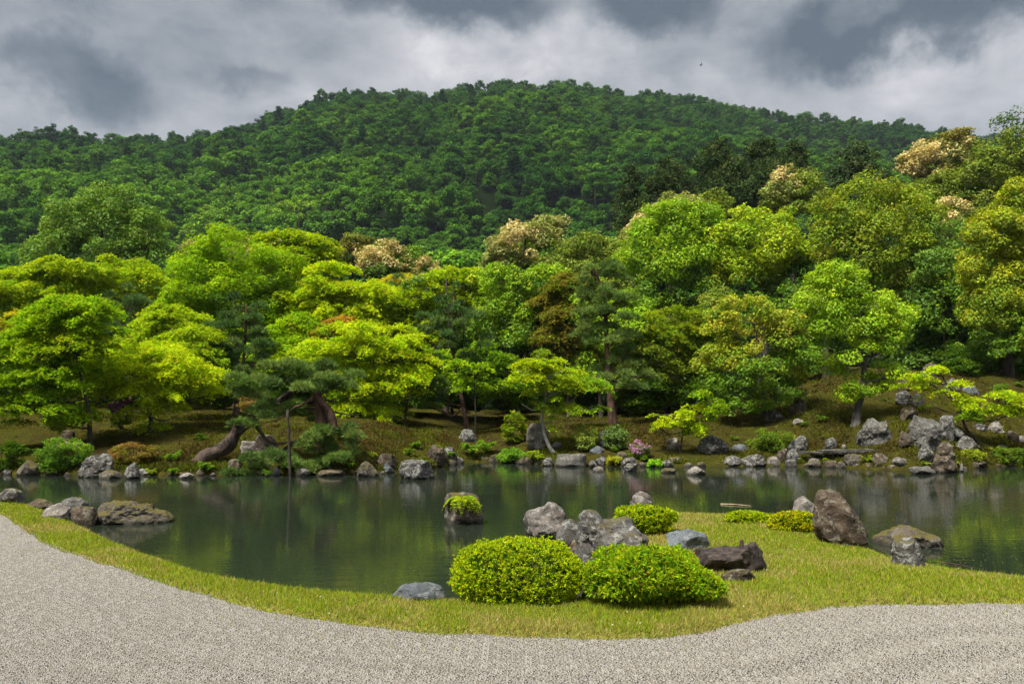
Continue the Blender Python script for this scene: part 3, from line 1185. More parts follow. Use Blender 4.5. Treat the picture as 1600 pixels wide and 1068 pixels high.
for q in sorted(single):
    src = variants[vid[q]]
    kind = 'hillside_conifer' if isc[q] else 'hillside_tree'
    o = bpy.data.objects.new(kind, src.data)
    COL.objects.link(o)
    o.location = (pts[q, 0], pts[q, 1], pz[q] + lift[q])
    o.rotation_euler = (0, 0, vrot[q])
    o.scale = (vscl[q],) * 3
    if isc[q]:
        tag(o, 'dark pointed conifer among the leafy trees low on the wooded hill', 'tree', 'conifers low on the wooded hill')
    else:
        tag(o, 'rounded leafy tree crown low on the wooded hill behind the garden', 'tree', gname)
rest = np.array([q for q in range(len(pts)) if q not in single])
me = bpy.data.meshes.new('hillside_forest')
me.from_pydata(np.c_[pts[rest], pz[rest] + lift[rest]].tolist(), [], [])
for nm, typ, arr in (('vid', 'INT', vid[rest].astype(np.int32)), ('scl', 'FLOAT', vscl[rest].astype(np.float32)), ('rot', 'FLOAT', vrot[rest].astype(np.float32))):
    at = me.attributes.new(nm, typ, 'POINT')
    at.data.foreach_set('value', arr)
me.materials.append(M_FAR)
forest = bpy.data.objects.new('hillside_forest', me)
COL.objects.link(forest)
tag(forest, 'dense green forest covering the upper slopes of the hill to the ridge', 'forest', None, 'stuff')


def instancer(obj, collection):
    ng = bpy.data.node_groups.new('scatter', 'GeometryNodeTree')
    ng.interface.new_socket('Geometry', in_out='INPUT', socket_type='NodeSocketGeometry')
    ng.interface.new_socket('Geometry', in_out='OUTPUT', socket_type='NodeSocketGeometry')
    gi, go = ng.nodes.new('NodeGroupInput'), ng.nodes.new('NodeGroupOutput')
    ci = ng.nodes.new('GeometryNodeCollectionInfo')
    ci.inputs['Collection'].default_value = collection
    ci.inputs['Separate Children'].default_value = True
    ci.inputs['Reset Children'].default_value = True
    ip = ng.nodes.new('GeometryNodeInstanceOnPoints')
    ip.inputs['Pick Instance'].default_value = True

    def named(nm, typ):
        n = ng.nodes.new('GeometryNodeInputNamedAttribute')
        n.data_type = typ
        n.inputs[0].default_value = nm
        return n.outputs[0]
    cb = ng.nodes.new('ShaderNodeCombineXYZ')
    ng.links.new(gi.outputs[0], ip.inputs['Points'])
    ng.links.new(ci.outputs[0], ip.inputs['Instance'])
    ng.links.new(named('vid', 'INT'), ip.inputs['Instance Index'])
    if 'tlt' in obj.data.attributes:
        ng.links.new(named('tlt', 'FLOAT_VECTOR'), ip.inputs['Rotation'])
    else:
        ng.links.new(named('rot', 'FLOAT'), cb.inputs[2])
        ng.links.new(cb.outputs[0], ip.inputs['Rotation'])
    ng.links.new(named('scl', 'FLOAT'), ip.inputs['Scale'])
    ng.links.new(ip.outputs[0], go.inputs[0])
    md = obj.modifiers.new('scatter', 'NODES')
    md.node_group = ng


instancer(forest, hill_col)

# ------------------------------------------------------------------ trees of the garden
# dark conifers and flowering evergreens between garden and hill
conifer('cedar_tree', 'narrow dark pointed cedar left of the group of dark conifers', 988, 258, 375, 24, 112, CEDAR, 'dark conifers on the rise')
conifer('cedar_tree', 'low dark cedar with slanting top right of the pointed cedar', 1046, 246, 340, 34, 112, CEDAR, 'dark conifers on the rise')
conifer('cedar_tree', 'tall broad dark conifer, left one of the highest pair on the rise', 1122, 218, 335, 46, 116, CEDAR, 'dark conifers on the rise')
conifer('cedar_tree', 'tall dark conifer, right one of the highest pair on the rise', 1190, 216, 335, 46, 114, CEDAR, 'dark conifers on the rise')
conifer('cedar_tree', 'smaller dark conifer at the right end of the conifer group', 1238, 222, 320, 32, 118, CEDAR, 'dark conifers on the rise')
tree('cypress_tree', 'lone dark green conifer with open rounded tufts above the orange oak', 105, 'round', CEDAR,
     [(1335, 250, 24, 24), (1310, 280, 26, 20), (1360, 275, 22, 20), (1340, 300, 40, 22), (1300, 305, 22, 18)], r=0.25, cov=1.0)

FL = 'evergreens in cream blossom'
tree('chinquapin_tree', 'big brown and cream blossoming evergreen on the skyline at the right', 98, 'round', CREAM,
     [(1437, 245, 32, 20), (1425, 265, 20, 16), (1455, 262, 28, 20), (1488, 222, 36, 18, 0, BRN), (1510, 245, 30, 24, 0, OLV), (1475, 275, 34, 22, 0, BRN)], r=0.35)
tree('chinquapin_tree', 'pale cream blossoming evergreen top behind the yellow green oak', 84, 'round', CREAM2,
     [(1228, 285, 22, 18, 0, CREAM), (1215, 305, 22, 20), (1262, 295, 30, 20, 0, OLV), (1245, 320, 40, 22, 0, OLV)], r=0.25)
tree('chinquapin_tree', 'cream blossom showing behind the right side of the orange oak', 76, 'round', CREAM2, [(1482, 335, 26, 22, 0, CREAM), (1495, 365, 24, 26), (1465, 360, 26, 24)], r=0.2)
tree('chinquapin_tree', 'cream blossoming crowns rising behind the bright green oak', 76, 'round', CREAM2,
     [(1068, 322, 42, 16), (1108, 322, 40, 18, 0, OLV), (1012, 352, 28, 20, 0, CREAM), (985, 372, 20, 18, 0, CREAM), (1040, 340, 40, 20)], r=0.25)
tree('chinquapin_tree', 'olive and cream blossoming evergreen in the middle of the treeline', 78, 'round', CREAM2,
     [(848, 362, 36, 22), (812, 385, 38, 28, 0, CREAM), (790, 408, 36, 22), (860, 400, 46, 28, 0, OLV), (770, 425, 26, 20, 0, CREAM2)], r=0.3)
tree('evergreen_oak', 'soft olive green tree right of the blossoming evergreen at mid treeline', 72, 'round', OLV,
     [(915, 385, 34, 22), (948, 398, 30, 24), (935, 425, 50, 25), (890, 420, 34, 22)], r=0.25)
tree('chinquapin_tree', 'rust brown evergreen left of the palest blossoming crown', 84, 'round', BRN, [(552, 382, 24, 16), (540, 402, 24, 20), (560, 408, 30, 24)], r=0.25)
tree('chinquapin_tree', 'palest cream blossoming crown between yellow green maples', 80, 'round', CREAM,
     [(598, 395, 32, 17), (580, 412, 30, 18), (620, 412, 30, 20), (640, 415, 20, 26, 0, MG), (600, 430, 40, 18, 0, DG)], r=0.25)
tree('chinquapin_tree', 'small straggling cream blossoming crown right of the palest one', 78, 'round', CREAM2, [(668, 418, 20, 14, 0, CREAM), (682, 438, 18, 18), (660, 445, 24, 18)], r=0.18)
tree('chinquapin_tree', 'cream blossom tips peeping over the tall maple at left', 80, 'round', CREAM, [(302, 392, 18, 12), (330, 386, 24, 12), (390, 384, 30, 12), (450, 410, 16, 10)], r=0.2)

# right hand slope
tree('willow_leaved_tree', 'tall fine leaved olive tree at the upper right edge', 80, 'round', OLV,
     [(1570, 240, 42, 36), (1540, 275, 40, 35), (1590, 300, 45, 50), (1540, 320, 40, 35)], r=0.25, rc=0.8, cov=1.0)
tree('sparse_tree', 'thin dark twigged tree top against the sky at right edge', 84, 'round', DG,
     [(1592, 178, 20, 12), (1575, 195, 22, 12), (1600, 205, 26, 20)], r=0.12, rc=0.7, cov=0.28)
tree('evergreen_oak', 'dull olive rounded tree below the skyline blossom at right', 82, 'round', OLV, [(1495, 300, 40, 30), (1450, 320, 38, 26), (1510, 345, 45, 40, 0, DG), (1470, 300, 30, 25)], r=0.25)
tree('autumn_tinted_oak', 'wide open crowned oak with yellow orange young leaves', 58, 'round', OG,
     [(1355, 305, 50, 26), (1320, 345, 52, 36), (1400, 335, 56, 40), (1450, 385, 52, 44, 0, GG), (1370, 395, 80, 45), (1300, 385, 34, 40), (1430, 450, 60, 50, 0, MG), (1350, 455, 70, 40, 0, OLV)],
     r=0.3, rc=0.85, cov=0.75, bark=M_BARKG)
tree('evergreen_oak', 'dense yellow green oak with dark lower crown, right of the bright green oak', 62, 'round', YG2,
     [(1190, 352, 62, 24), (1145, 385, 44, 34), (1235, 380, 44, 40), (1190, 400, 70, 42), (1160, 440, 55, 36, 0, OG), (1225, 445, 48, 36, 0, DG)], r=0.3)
tree('evergreen_oak', 'broad bright green oak left of the dense yellow green oak', 63, 'round', BG,
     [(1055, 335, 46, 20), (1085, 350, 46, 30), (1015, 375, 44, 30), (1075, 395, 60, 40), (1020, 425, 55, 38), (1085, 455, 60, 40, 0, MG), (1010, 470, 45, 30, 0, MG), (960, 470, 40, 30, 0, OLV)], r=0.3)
tree('gold_tipped_evergreen', 'massive evergreen with golden yellow shoots at the right edge', 48, 'round', [((.26, .275, .010), 3), ((.20, .26, .010), 2), ((.10, .16, .009), 2)],
     [(1590, 325, 40, 30), (1560, 370, 48, 36), (1600, 400, 40, 45), (1545, 425, 42, 38), (1580, 460, 60, 40), (1545, 490, 44, 36, 0, OG), (1590, 530, 50, 32, 0, BG), (1560, 545, 40, 24, 0, MG), (1610, 470, 40, 50)], r=0.28, dens=1.5, cov=1.3)
tree('camphor_tree', 'glossy bright green tree with hanging rounded lobes above the cascade', None, 'round', [((.185, .29, .009), 3), ((.245, .335, .010), 2), ((.11, .205, .008), 2)],
     [(1310, 435, 42, 24), (1350, 462, 48, 28), (1285, 478, 36, 34), (1395, 495, 32, 32), (1335, 510, 60, 34), (1390, 530, 30, 26), (1345, 560, 52, 28), (1352, 605, 38, 26), (1385, 580, 26, 20)],
     trunk=[(1337, 664), (1340, 640), (1350, 590), (1348, 500), (1345, 440)], r=0.2, bark=M_BARKG)
tree('dark_evergreen', 'dark double trunked evergreen left of the glossy green tree', 50, 'round', MG, [(1290, 500, 36, 30, 1.5), (1262, 470, 30, 30, 1.5), (1275, 535, 26, 22, 1.5)], trunk=[(1292, 590), (1291, 540), (1288, 490)], r=0.22)
tree('orange_tipped_evergreen', 'rounded evergreen with orange young leaves on top, centre right', None, 'round', [((.30, .23, .03), 2), ((.22, .24, .016), 2), ((.12, .18, .014), 2)],
     [(1170, 490, 55, 24, 0, ORG), (1130, 515, 36, 20, 0, ORG), (1185, 530, 60, 28, 0, ORG), (1220, 505, 36, 20, 0, ORG), (1140, 565, 46, 26, 0, ORG), (1222, 582, 34, 22, 0, ORG), (1170, 590, 60, 30, 0, MG), (1220, 615, 40, 22, 0, MG), (1155, 630, 44, 20, 0, MG), (1240, 560, 30, 36, 0, MG)],
     trunk=[(1200, 656), (1194, 630), (1190, 560), (1175, 500)], r=0.16, bark=M_BARKG)
tree('bronze_maple', 'dull orange olive maple behind the red trunked pine', 50, 'tier', OG,
     [(1060, 512, 52, 20), (1020, 530, 40, 24), (1075, 545, 40, 26), (1030, 575, 50, 28, 0, OLV), (1065, 605, 40, 22, 0, DG), (1000, 610, 36, 20, 0, DG)], r=0.14)
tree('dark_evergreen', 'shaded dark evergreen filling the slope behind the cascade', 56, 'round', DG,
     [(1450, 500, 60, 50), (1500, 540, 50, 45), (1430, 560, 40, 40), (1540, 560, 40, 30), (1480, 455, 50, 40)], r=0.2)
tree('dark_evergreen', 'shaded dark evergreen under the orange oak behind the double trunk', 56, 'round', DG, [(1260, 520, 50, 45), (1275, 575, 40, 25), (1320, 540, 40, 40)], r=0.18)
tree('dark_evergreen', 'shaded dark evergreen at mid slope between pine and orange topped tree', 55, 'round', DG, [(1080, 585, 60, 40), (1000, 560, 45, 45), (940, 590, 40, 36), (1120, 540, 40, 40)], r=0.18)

# centre
tree('evergreen_oak', 'dense rich green rounded tree at centre with deep shade below', 53, 'round', BG,
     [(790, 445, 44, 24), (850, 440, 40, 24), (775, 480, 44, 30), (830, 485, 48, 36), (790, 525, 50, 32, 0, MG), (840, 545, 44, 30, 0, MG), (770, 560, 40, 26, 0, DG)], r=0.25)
tree('bronze_maple', 'brownish orange maple between the rich green tree and the red trunked pine', 51, 'tier', BRN,
     [(890, 455, 36, 18), (870, 485, 38, 22), (900, 505, 40, 24), (880, 535, 40, 22), (905, 560, 30, 18)], r=0.14)
tree('broadleaf_tree', 'light green tree showing around the red trunked pine', 50, 'round', BG, [(910, 490, 24, 26), (930, 545, 34, 26), (985, 520, 34, 30), (920, 580, 30, 22)], r=0.14)
tree('maple_tree', 'pale yellow green maple behind the slender blue green pine', 56, 'tier', YG2,
     [(710, 450, 50, 22), (680, 480, 50, 28), (745, 490, 36, 28), (720, 530, 50, 30), (670, 520, 40, 28)], r=0.16)
tree('bronze_maple', 'small orange tinted maple top left of the slender pine', 64, 'tier', [((.32, .26, .015), 2), ((.25, .25, .015), 2)], [(640, 445, 42, 12), (660, 462, 40, 14), (610, 460, 34, 14)], r=0.12)
tree('pine_tree', 'small dark pine top poking through the maples left of centre', 60, 'pine', PINE, [(628, 452, 22, 14), (640, 475, 36, 18), (615, 478, 30, 16)], r=0.1, bark=M_BARKP)
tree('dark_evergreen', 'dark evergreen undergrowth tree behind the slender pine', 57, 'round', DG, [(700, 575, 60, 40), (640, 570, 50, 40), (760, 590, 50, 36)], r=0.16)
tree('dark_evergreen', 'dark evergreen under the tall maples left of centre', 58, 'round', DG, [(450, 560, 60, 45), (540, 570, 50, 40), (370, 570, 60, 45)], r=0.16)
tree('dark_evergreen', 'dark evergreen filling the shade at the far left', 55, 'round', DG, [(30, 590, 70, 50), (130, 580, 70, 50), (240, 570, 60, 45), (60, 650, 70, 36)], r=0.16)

# left
tree('zelkova_tree', 'tall airy grey green tree rising above the maples at left', 78, 'round', GG,
     [(175, 318, 44, 26), (140, 345, 54, 30), (215, 355, 42, 30), (175, 385, 70, 34), (105, 400, 56, 28), (230, 400, 40, 26), (90, 345, 26, 26)], r=0.3, rc=0.95, cov=0.7)
tree('maple_tree', 'wide yellow green maple across the left edge at mid height', 57, 'tier', YG2,
     [(150, 428, 74, 18), (80, 455, 74, 22), (205, 455, 56, 30), (25, 480, 50, 26), (130, 485, 70, 26), (230, 490, 40, 24, 0, OLV)], r=0.2)
tree('maple_tree', 'tall bright green maple, highest of the maples left of centre', 54, 'round', BG,
     [(365, 395, 62, 24), (325, 425, 54, 28), (415, 425, 56, 30), (355, 460, 75, 34), (300, 480, 46, 34), (420, 480, 56, 34), (350, 515, 60, 30), (430, 530, 50, 30)], r=0.22, rc=0.8, cov=0.9, leafmat=M_LEAF)
tree('maple_tree', 'yellow maple top at the treeline beside the rust brown evergreen', 66, 'tier', YG2, [(440, 380, 34, 14), (478, 392, 38, 18), (455, 410, 50, 20), (500, 420, 30, 18)], r=0.16)
tree('maple_tree', 'layered yellow green maple spreading below the pale blossoming crown', 55, 'tier', YG,
     [(520, 445, 54, 20), (485, 470, 50, 26), (560, 470, 56, 24), (525, 500, 70, 28), (595, 510, 44, 24), (470, 520, 44, 26)], r=0.2)
tree('pine_tree', 'dim dark pine crown behind the green maple at left', 50, 'pine', PINE, [(200, 468, 36, 20), (175, 490, 30, 18), (225, 498, 36, 22), (205, 522, 46, 16)], r=0.1, bark=M_BARKP)
tree('maple_tree', 'orange yellow maple corner at the left edge above the green maple', 50, 'tier', [((.34, .29, .016), 2), ((.26, .28, .014), 2)], [(10, 505, 30, 14), (-10, 530, 40, 18)], r=0.12)
tree('maple_tree', 'fresh green maple with dark stem at the left end of the bank', None, 'tier', BG,
     [(120, 492, 50, 20), (75, 515, 46, 24), (150, 520, 34, 20), (45, 555, 50, 28), (110, 550, 50, 26, 0, YG2), (30, 600, 46, 24), (95, 595, 50, 22), (70, 635, 60, 20), (20, 640, 36, 14), (105, 655, 30, 14)],
     trunk=[(141, 700), (140, 660), (136, 630), (120, 560), (112, 500)], r=0.1)
tree('maple_tree', 'brilliant yellow green maple leaning over the pond at left', 36.5, 'tier', YGB,
     [(232, 552, 46, 14), (180, 570, 46, 16), (285, 565, 44, 16), (135, 585, 36, 14), (225, 588, 60, 18), (310, 592, 38, 18), (150, 612, 36, 12), (260, 612, 56, 16), (325, 615, 24, 12), (230, 640, 34, 12), (240, 665, 16, 8), (275, 645, 20, 10, 0, BG)],
     trunk=[(238, 706), (235, 675), (236, 655), (228, 620), (235, 570)], r=0.14, bark=M_BARKG, rc=0.75)
tree('maple_tree', 'yellow green maple with dark stems behind the brilliant leaning maple', 40.5, 'tier', YG2,
     [(300, 530, 36, 16), (290, 555, 40, 16), (260, 545, 30, 14), (330, 570, 24, 16, 0, BG)], trunk=[(208, 690), (210, 655), (240, 610), (285, 545)], r=0.12)
tree('pine_tree', 'upright red trunked pine beside the leaning pine at left', 42, 'pine', PINE,
     [(385, 480, 30, 14), (370, 500, 40, 14), (405, 512, 34, 14), (355, 525, 34, 14), (395, 540, 44, 16), (420, 560, 30, 14), (350, 555, 26, 12), (385, 580, 36, 10)],
     trunk=[(368, 668), (372, 620), (377, 590), (382, 545), (385, 475)], r=0.15, bark=M_BARKP)
tree('maple_tree', 'glowing yellow green maple right of the leaning pine', 42.5, 'tier', YGB,
     [(560, 525, 50, 16), (610, 535, 44, 18), (530, 550, 46, 18), (580, 560, 56, 18), (630, 570, 40, 18), (560, 590, 50, 16), (610, 600, 50, 18), (645, 600, 24, 16), (570, 640, 40, 12), (600, 655, 36, 14), (600, 680, 26, 9), (540, 620, 40, 14, 0, BG)],
     trunk=[(627, 704), (632, 660), (637, 600), (620, 550), (580, 525)], r=0.09, rc=0.75)
tree('maple_tree', 'small rust coloured maple tip among the yellow green maples', 50, 'tier', [((.26, .15, .03), 2), ((.22, .18, .02), 1)], [(540, 512, 30, 12), (520, 522, 20, 10)], r=0.07)
tree('pine_tree', 'slender blue green pine with bare leaning trunk at centre left', 44, 'pine', PINE,
     [(709, 456, 11, 7), (700, 478, 30, 10), (722, 482, 20, 10), (690, 500, 36, 12), (728, 508, 34, 12), (705, 530, 46, 14), (745, 540, 30, 12), (660, 535, 22, 16), (662, 565, 22, 14), (735, 565, 26, 10), (690, 615, 34, 10), (665, 625, 26, 9)],
     trunk=[(731, 662), (722, 625), (712, 580), (708, 540), (709, 455)], r=0.12, bark=M_BARKP, dens=0.85)
tree('maple_tree', 'small fresh green maple under the slender pine', 42, 'tier', BG,
     [(720, 572, 20, 8), (705, 592, 26, 8), (748, 580, 20, 12), (735, 603, 26, 8), (756, 608, 14, 6)], trunk=[(742, 672), (743, 640), (741, 600), (742, 575)], r=0.045, rc=0.5)
tree('maple_tree', 'pale trunked maple leaning over the stone block at the water', 37, 'tier', YG2,
     [(843, 549, 15, 4, 0, OG), (848, 566, 34, 7, 0, YG), (828, 576, 32, 8, 0, YG), (868, 580, 36, 9), (845, 592, 50, 9), (800, 592, 14, 3, 0, OG), (878, 600, 34, 9), (815, 630, 26, 8, 0, OG), (865, 612, 34, 9), (880, 636, 30, 9), (850, 632, 16, 8, 0, OG), (862, 658, 16, 10, 0, BG)],
     trunk=[(867, 714), (857, 695), (848, 668), (847, 640), (853, 618), (849, 600), (838, 578), (842, 550)], r=0.085, bark=M_BARKW, rc=0.48)
tree('maple_tree', 'light green maple sapling right of the pale trunked maple', 41, 'tier', [((.2, .3, .015), 2), ((.14, .25, .015), 2)],
     [(910, 590, 26, 9), (925, 605, 26, 10), (900, 618, 30, 9), (935, 585, 20, 8), (900, 640, 24, 7), (928, 635, 20, 8)], trunk=[(884, 690), (884, 665), (895, 630), (912, 590)], r=0.04, rc=0.5)
tree('pine_tree', 'tall straight red trunked pine standing alone at centre right', 43, 'pine', PINEL,
     [(925, 420, 20, 10), (950, 430, 30, 12), (920, 442, 24, 10), (965, 450, 28, 12), (935, 460, 36, 12), (965, 475, 34, 14), (925, 482, 24, 10), (955, 500, 38, 12), (925, 515, 26, 12), (980, 512, 26, 12), (960, 530, 40, 10), (985, 565, 42, 14), (935, 580, 26, 12), (1000, 580, 30, 12), (975, 600, 40, 10)],
     trunk=[(958, 663), (953, 610), (949, 560), (947, 510), (944, 465), (928, 418)], r=0.2, bark=M_BARKP, dens=1.3)
tree('maple_tree', 'small vivid maple with two tiers standing by the low bank rocks', None, 'tier', YG,
     [(1095, 616, 16, 8, 0, BG), (1105, 632, 20, 10, 0, BG), (1085, 640, 20, 9), (1110, 650, 16, 8, 0, BG), (1065, 648, 18, 9), (1040, 660, 20, 9), (1075, 665, 26, 9), (1026, 650, 9, 4), (1030, 668, 13, 8), (1085, 675, 14, 7, 0, BG)],
     trunk=[(1063, 708), (1065, 690), (1068, 672), (1080, 645), (1094, 618)], r=0.05, rc=0.42)
tree('maple_tree', 'sprawling bright maple leaning left over the cascade rocks', 36.5, 'tier', YG,
     [(1470, 577, 20, 5), (1432, 588, 26, 6), (1455, 600, 30, 7), (1485, 596, 20, 6), (1425, 603, 20, 6), (1475, 618, 36, 8), (1500, 628, 28, 8), (1460, 634, 20, 6), (1560, 620, 34, 8), (1590, 628, 26, 8), (1545, 638, 36, 8), (1600, 640, 28, 8), (1500, 648, 26, 7, 0, BG), (1520, 655, 12, 8, 0, BG)],
     trunk=[(1548, 713), (1528, 690), (1512, 672), (1502, 650), (1500, 630), (1480, 600)], r=0.08, rc=0.5)
tree('evergreen_sapling', 'thin double stemmed sapling below the fresh green maple at left', 41, 'tier', DG, [(85, 655, 18, 8), (110, 650, 18, 8), (95, 640, 18, 8)], trunk=[(84, 690), (86, 665), (84, 640)], r=0.05, rc=0.4)

# maples and green trees glimpsed between the ones in front
tree('maple_tree', 'yellow green maple filling the gap behind the brilliant leaning maple', 47, 'tier', YG2, [(270, 515, 46, 26), (245, 545, 50, 24), (300, 545, 44, 26), (310, 590, 40, 24, 0, BG), (265, 600, 40, 22, 0, MG)], r=0.12)
tree('maple_tree', 'green maple between the upright pine and the glowing maple', 47, 'tier', BG, [(470, 530, 40, 26), (440, 560, 46, 28), (490, 575, 44, 28, 0, YG2), (450, 605, 44, 24, 0, MG), (510, 610, 36, 22, 0, MG)], r=0.12)
tree('maple_tree', 'green maple low behind the bare trunk of the slender pine', 48, 'tier', MG, [(665, 575, 36, 24, 0, BG), (640, 605, 36, 20), (690, 590, 36, 22), (760, 575, 40, 26), (775, 610, 40, 20)], r=0.11)
tree('broadleaf_tree', 'light green tree between slender pine and rich green central tree', 52, 'round', YG2, [(700, 425, 40, 18, 3), (735, 440, 30, 20, 3), (655, 440, 30, 18, 3, GG)], r=0.14)
tree('broadleaf_tree', 'fresh green tree between bronze maple and the bright green oak', 55, 'round', BG, [(935, 500, 36, 30), (985, 490, 36, 30), (960, 540, 40, 30, 0, MG), (1000, 530, 36, 26, 0, MG)], r=0.14)
tree('broadleaf_tree', 'mid green tree between orange topped evergreen and glossy tree', 51, 'round', MG, [(1250, 470, 30, 26), (1262, 510, 30, 28), (1120, 480, 36, 24, 0, OLV), (1255, 555, 30, 24)], r=0.14)
tree('broadleaf_tree', 'yellow green tree left of the gold tipped evergreen', 54, 'round', YG2, [(1470, 420, 36, 28, 0, GG), (1490, 470, 36, 34, 0, MG), (1455, 500, 36, 30, 0, MG), (1500, 530, 34, 26, 0, MG)], r=0.14)
def leaning_pine():
    Y = 31.4
    x0 = P(308, 730, Y)
    rt = root('leaning_pine', (x0[0], Y, terr1(x0[0], Y)), 'old pine with a thick trunk leaning right over the water at left', 'tree')
    gt, gl = Geo(), Geo()
    pts = [P(304, 733, Y), P(316, 721, Y), P(340, 705, Y), P(358, 692, Y), P(366, 678, Y), P(374, 664, Y)]
    path = smooth_path(pts, 20)
    v, f = tube(path, np.linspace(0.33, 0.21, 20), 14, 0.34, 5)
    gt.add(v, f)
    pts = [P(366, 680, Y), P(395, 655, Y + .3), P(428, 632, Y + .5), P(470, 604, Y + .6), P(505, 590, Y + .4)]
    path2 = smooth_path(pts, 18)
    v, f = tube(path2, np.linspace(0.2, 0.08, 18), 10, 0.2, 6)
    gt.add(v, f)
    for a, b in (((428, 632), (400, 612)), ((470, 604), (545, 590)), ((395, 655), (372, 640)), ((428, 632), (520, 625)), ((470, 604), (440, 585)), ((395, 655), (460, 690)), ((460, 690), (560, 700)), ((460, 690), (400, 730)), ((430, 632), (560, 650))):
        limb(gt, P(*a, Y + .4), P(*b, Y + .1 * rng.normal()), 0.09, 0.02, 7, 0.15)
    for (px, py, rx, ry, dy) in ((480, 575, 44, 10, .2), (440, 586, 50, 12, 0), (515, 588, 40, 12, .3), (400, 600, 38, 12, 0), (460, 604, 50, 11, -.5), (390, 618, 30, 8, .2), (530, 604, 26, 8, .3),
                                 (410, 640, 44, 11, -.3), (385, 660, 22, 11, -.4), (450, 642, 44, 9, .1), (490, 652, 22, 8, .6),
                                 (535, 678, 30, 11, -.3), (495, 678, 30, 8, -.6), (550, 695, 20, 12, -.2), (500, 702, 46, 11, -.6), (455, 712, 44, 10, -.8), (415, 728, 40, 11, -.9), (530, 716, 30, 10, -.6), (480, 728, 40, 8, -.9), (395, 738, 26, 6, -.9)):
        s = Y / FPX
        needles_pad(gl, P(px, py, Y) + np.array([0, dy, 0]), (rx * s, rx * s * .75, ry * s * 1.7), 0.19, PINEL, 1.7, 0.018)
    v, f, _ = gt.out()
    put('trunk', v, f, M_BARKO, rt, smooth=True)
    v, f, c = gl.out()
    put('crown', v, f, M_NEEDLE, rt, col=c)
    # stout crooked trunk behind it
    Y2 = 31.2
    b = P(502, 700, Y2)
    rt = root('crooked_pine', (b[0], Y2, terr1(b[0], Y2)), 'stout crooked red trunk forking above the leaning pine', 'tree')
    gt, gl = Geo(), Geo()
    v, f = tube(smooth_path([P(501, 705, Y2), P(503, 660, Y2), P(499, 635, Y2), P(496, 612, Y2), P(503, 602, Y2)], 16), np.linspace(0.26, 0.13, 16), 10, 0.2, 7)
    gt.add(v, f)
    v, f = tube(smooth_path([P(522, 668, Y2 - .2), P(516, 645, Y2 - .2), P(500, 625, Y2 - .25), P(490, 608, Y2 - .3)], 14), np.linspace(0.17, 0.12, 14), 10, 0.2, 8)
    gt.add(v, f)
    limb(gt, P(494, 618, Y2 - .3), P(462, 635, Y2 - .5), 0.07, 0.04)
    limb(gt, P(462, 635, Y2 - .5), P(410, 660, Y2 - .7), 0.04, 0.015)
    s = Y2 / FPX
    for (px, py, rx, ry) in ((500, 592, 36, 10), (530, 600, 28, 9), (470, 598, 30, 9)):
        needles_pad(gl, P(px, py, Y2), (rx * s, rx * s * .75, ry * s), 0.16, PINEL, 1.0, 0.016)
    v, f, _ = gt.out()
    put('trunk', v, f, M_BARKP, rt, smooth=True)
    v, f, c = gl.out()
    put('crown', v, f, M_NEEDLE, rt, col=c)


leaning_pine()


def post(label, px, pt, pb, r):
    Y = CAMZ * FPX / (pb - HOR)
    a, b = P(px + 3, pb, Y), P(px - 2, pt, Y)
    a[2] = -0.5
    v, f = tube(smooth_path([a, (a + b) / 2 + np.array([.02, 0, 0]), b], 10), np.full(10, r) * (1 + 0.06 * rng.normal(size=10)), 9, 0.1, 4)
    return tag(put('support_post', v, f, M_POST, smooth=True, loc=(a[0], a[1], 0)), label, 'post')


post('upright wooden prop standing in the water under the leaning pine', 451, 640, 747, 0.05)

# ------------------------------------------------------------------ rocks
def ico(level):
    t = (1 + 5 ** .5) / 2
    v = [(-1, t, 0), (1, t, 0), (-1, -t, 0), (1, -t, 0), (0, -1, t), (0, 1, t), (0, -1, -t), (0, 1, -t), (t, 0, -1), (t, 0, 1), (-t, 0, -1), (-t, 0, 1)]
    f = [(0, 11, 5), (0, 5, 1), (0, 1, 7), (0, 7, 10), (0, 10, 11), (1, 5, 9), (5, 11, 4), (11, 10, 2), (10, 7, 6), (7, 1, 8), (3, 9, 4), (3, 4, 2), (3, 2, 6), (3, 6, 8), (3, 8, 9), (4, 9, 5), (2, 4, 11), (6, 2, 10), (8, 6, 7), (9, 8, 1)]
    v = [np.array(a, float) / np.linalg.norm(a) for a in v]
    for _ in range(level):
        cache, nf = {}, []

        def mid(a, b):
            k = (min(a, b), max(a, b))
            if k not in cache:
                m = v[a] + v[b]
                v.append(m / np.linalg.norm(m))
                cache[k] = len(v) - 1
            return cache[k]
        for a, b, c in f:
            x, y_, z = mid(a, b), mid(b, c), mid(c, a)
            nf += [(a, x, z), (b, y_, x), (c, z, y_), (x, y_, z)]
        f = nf
    return np.array(v), np.array(f)


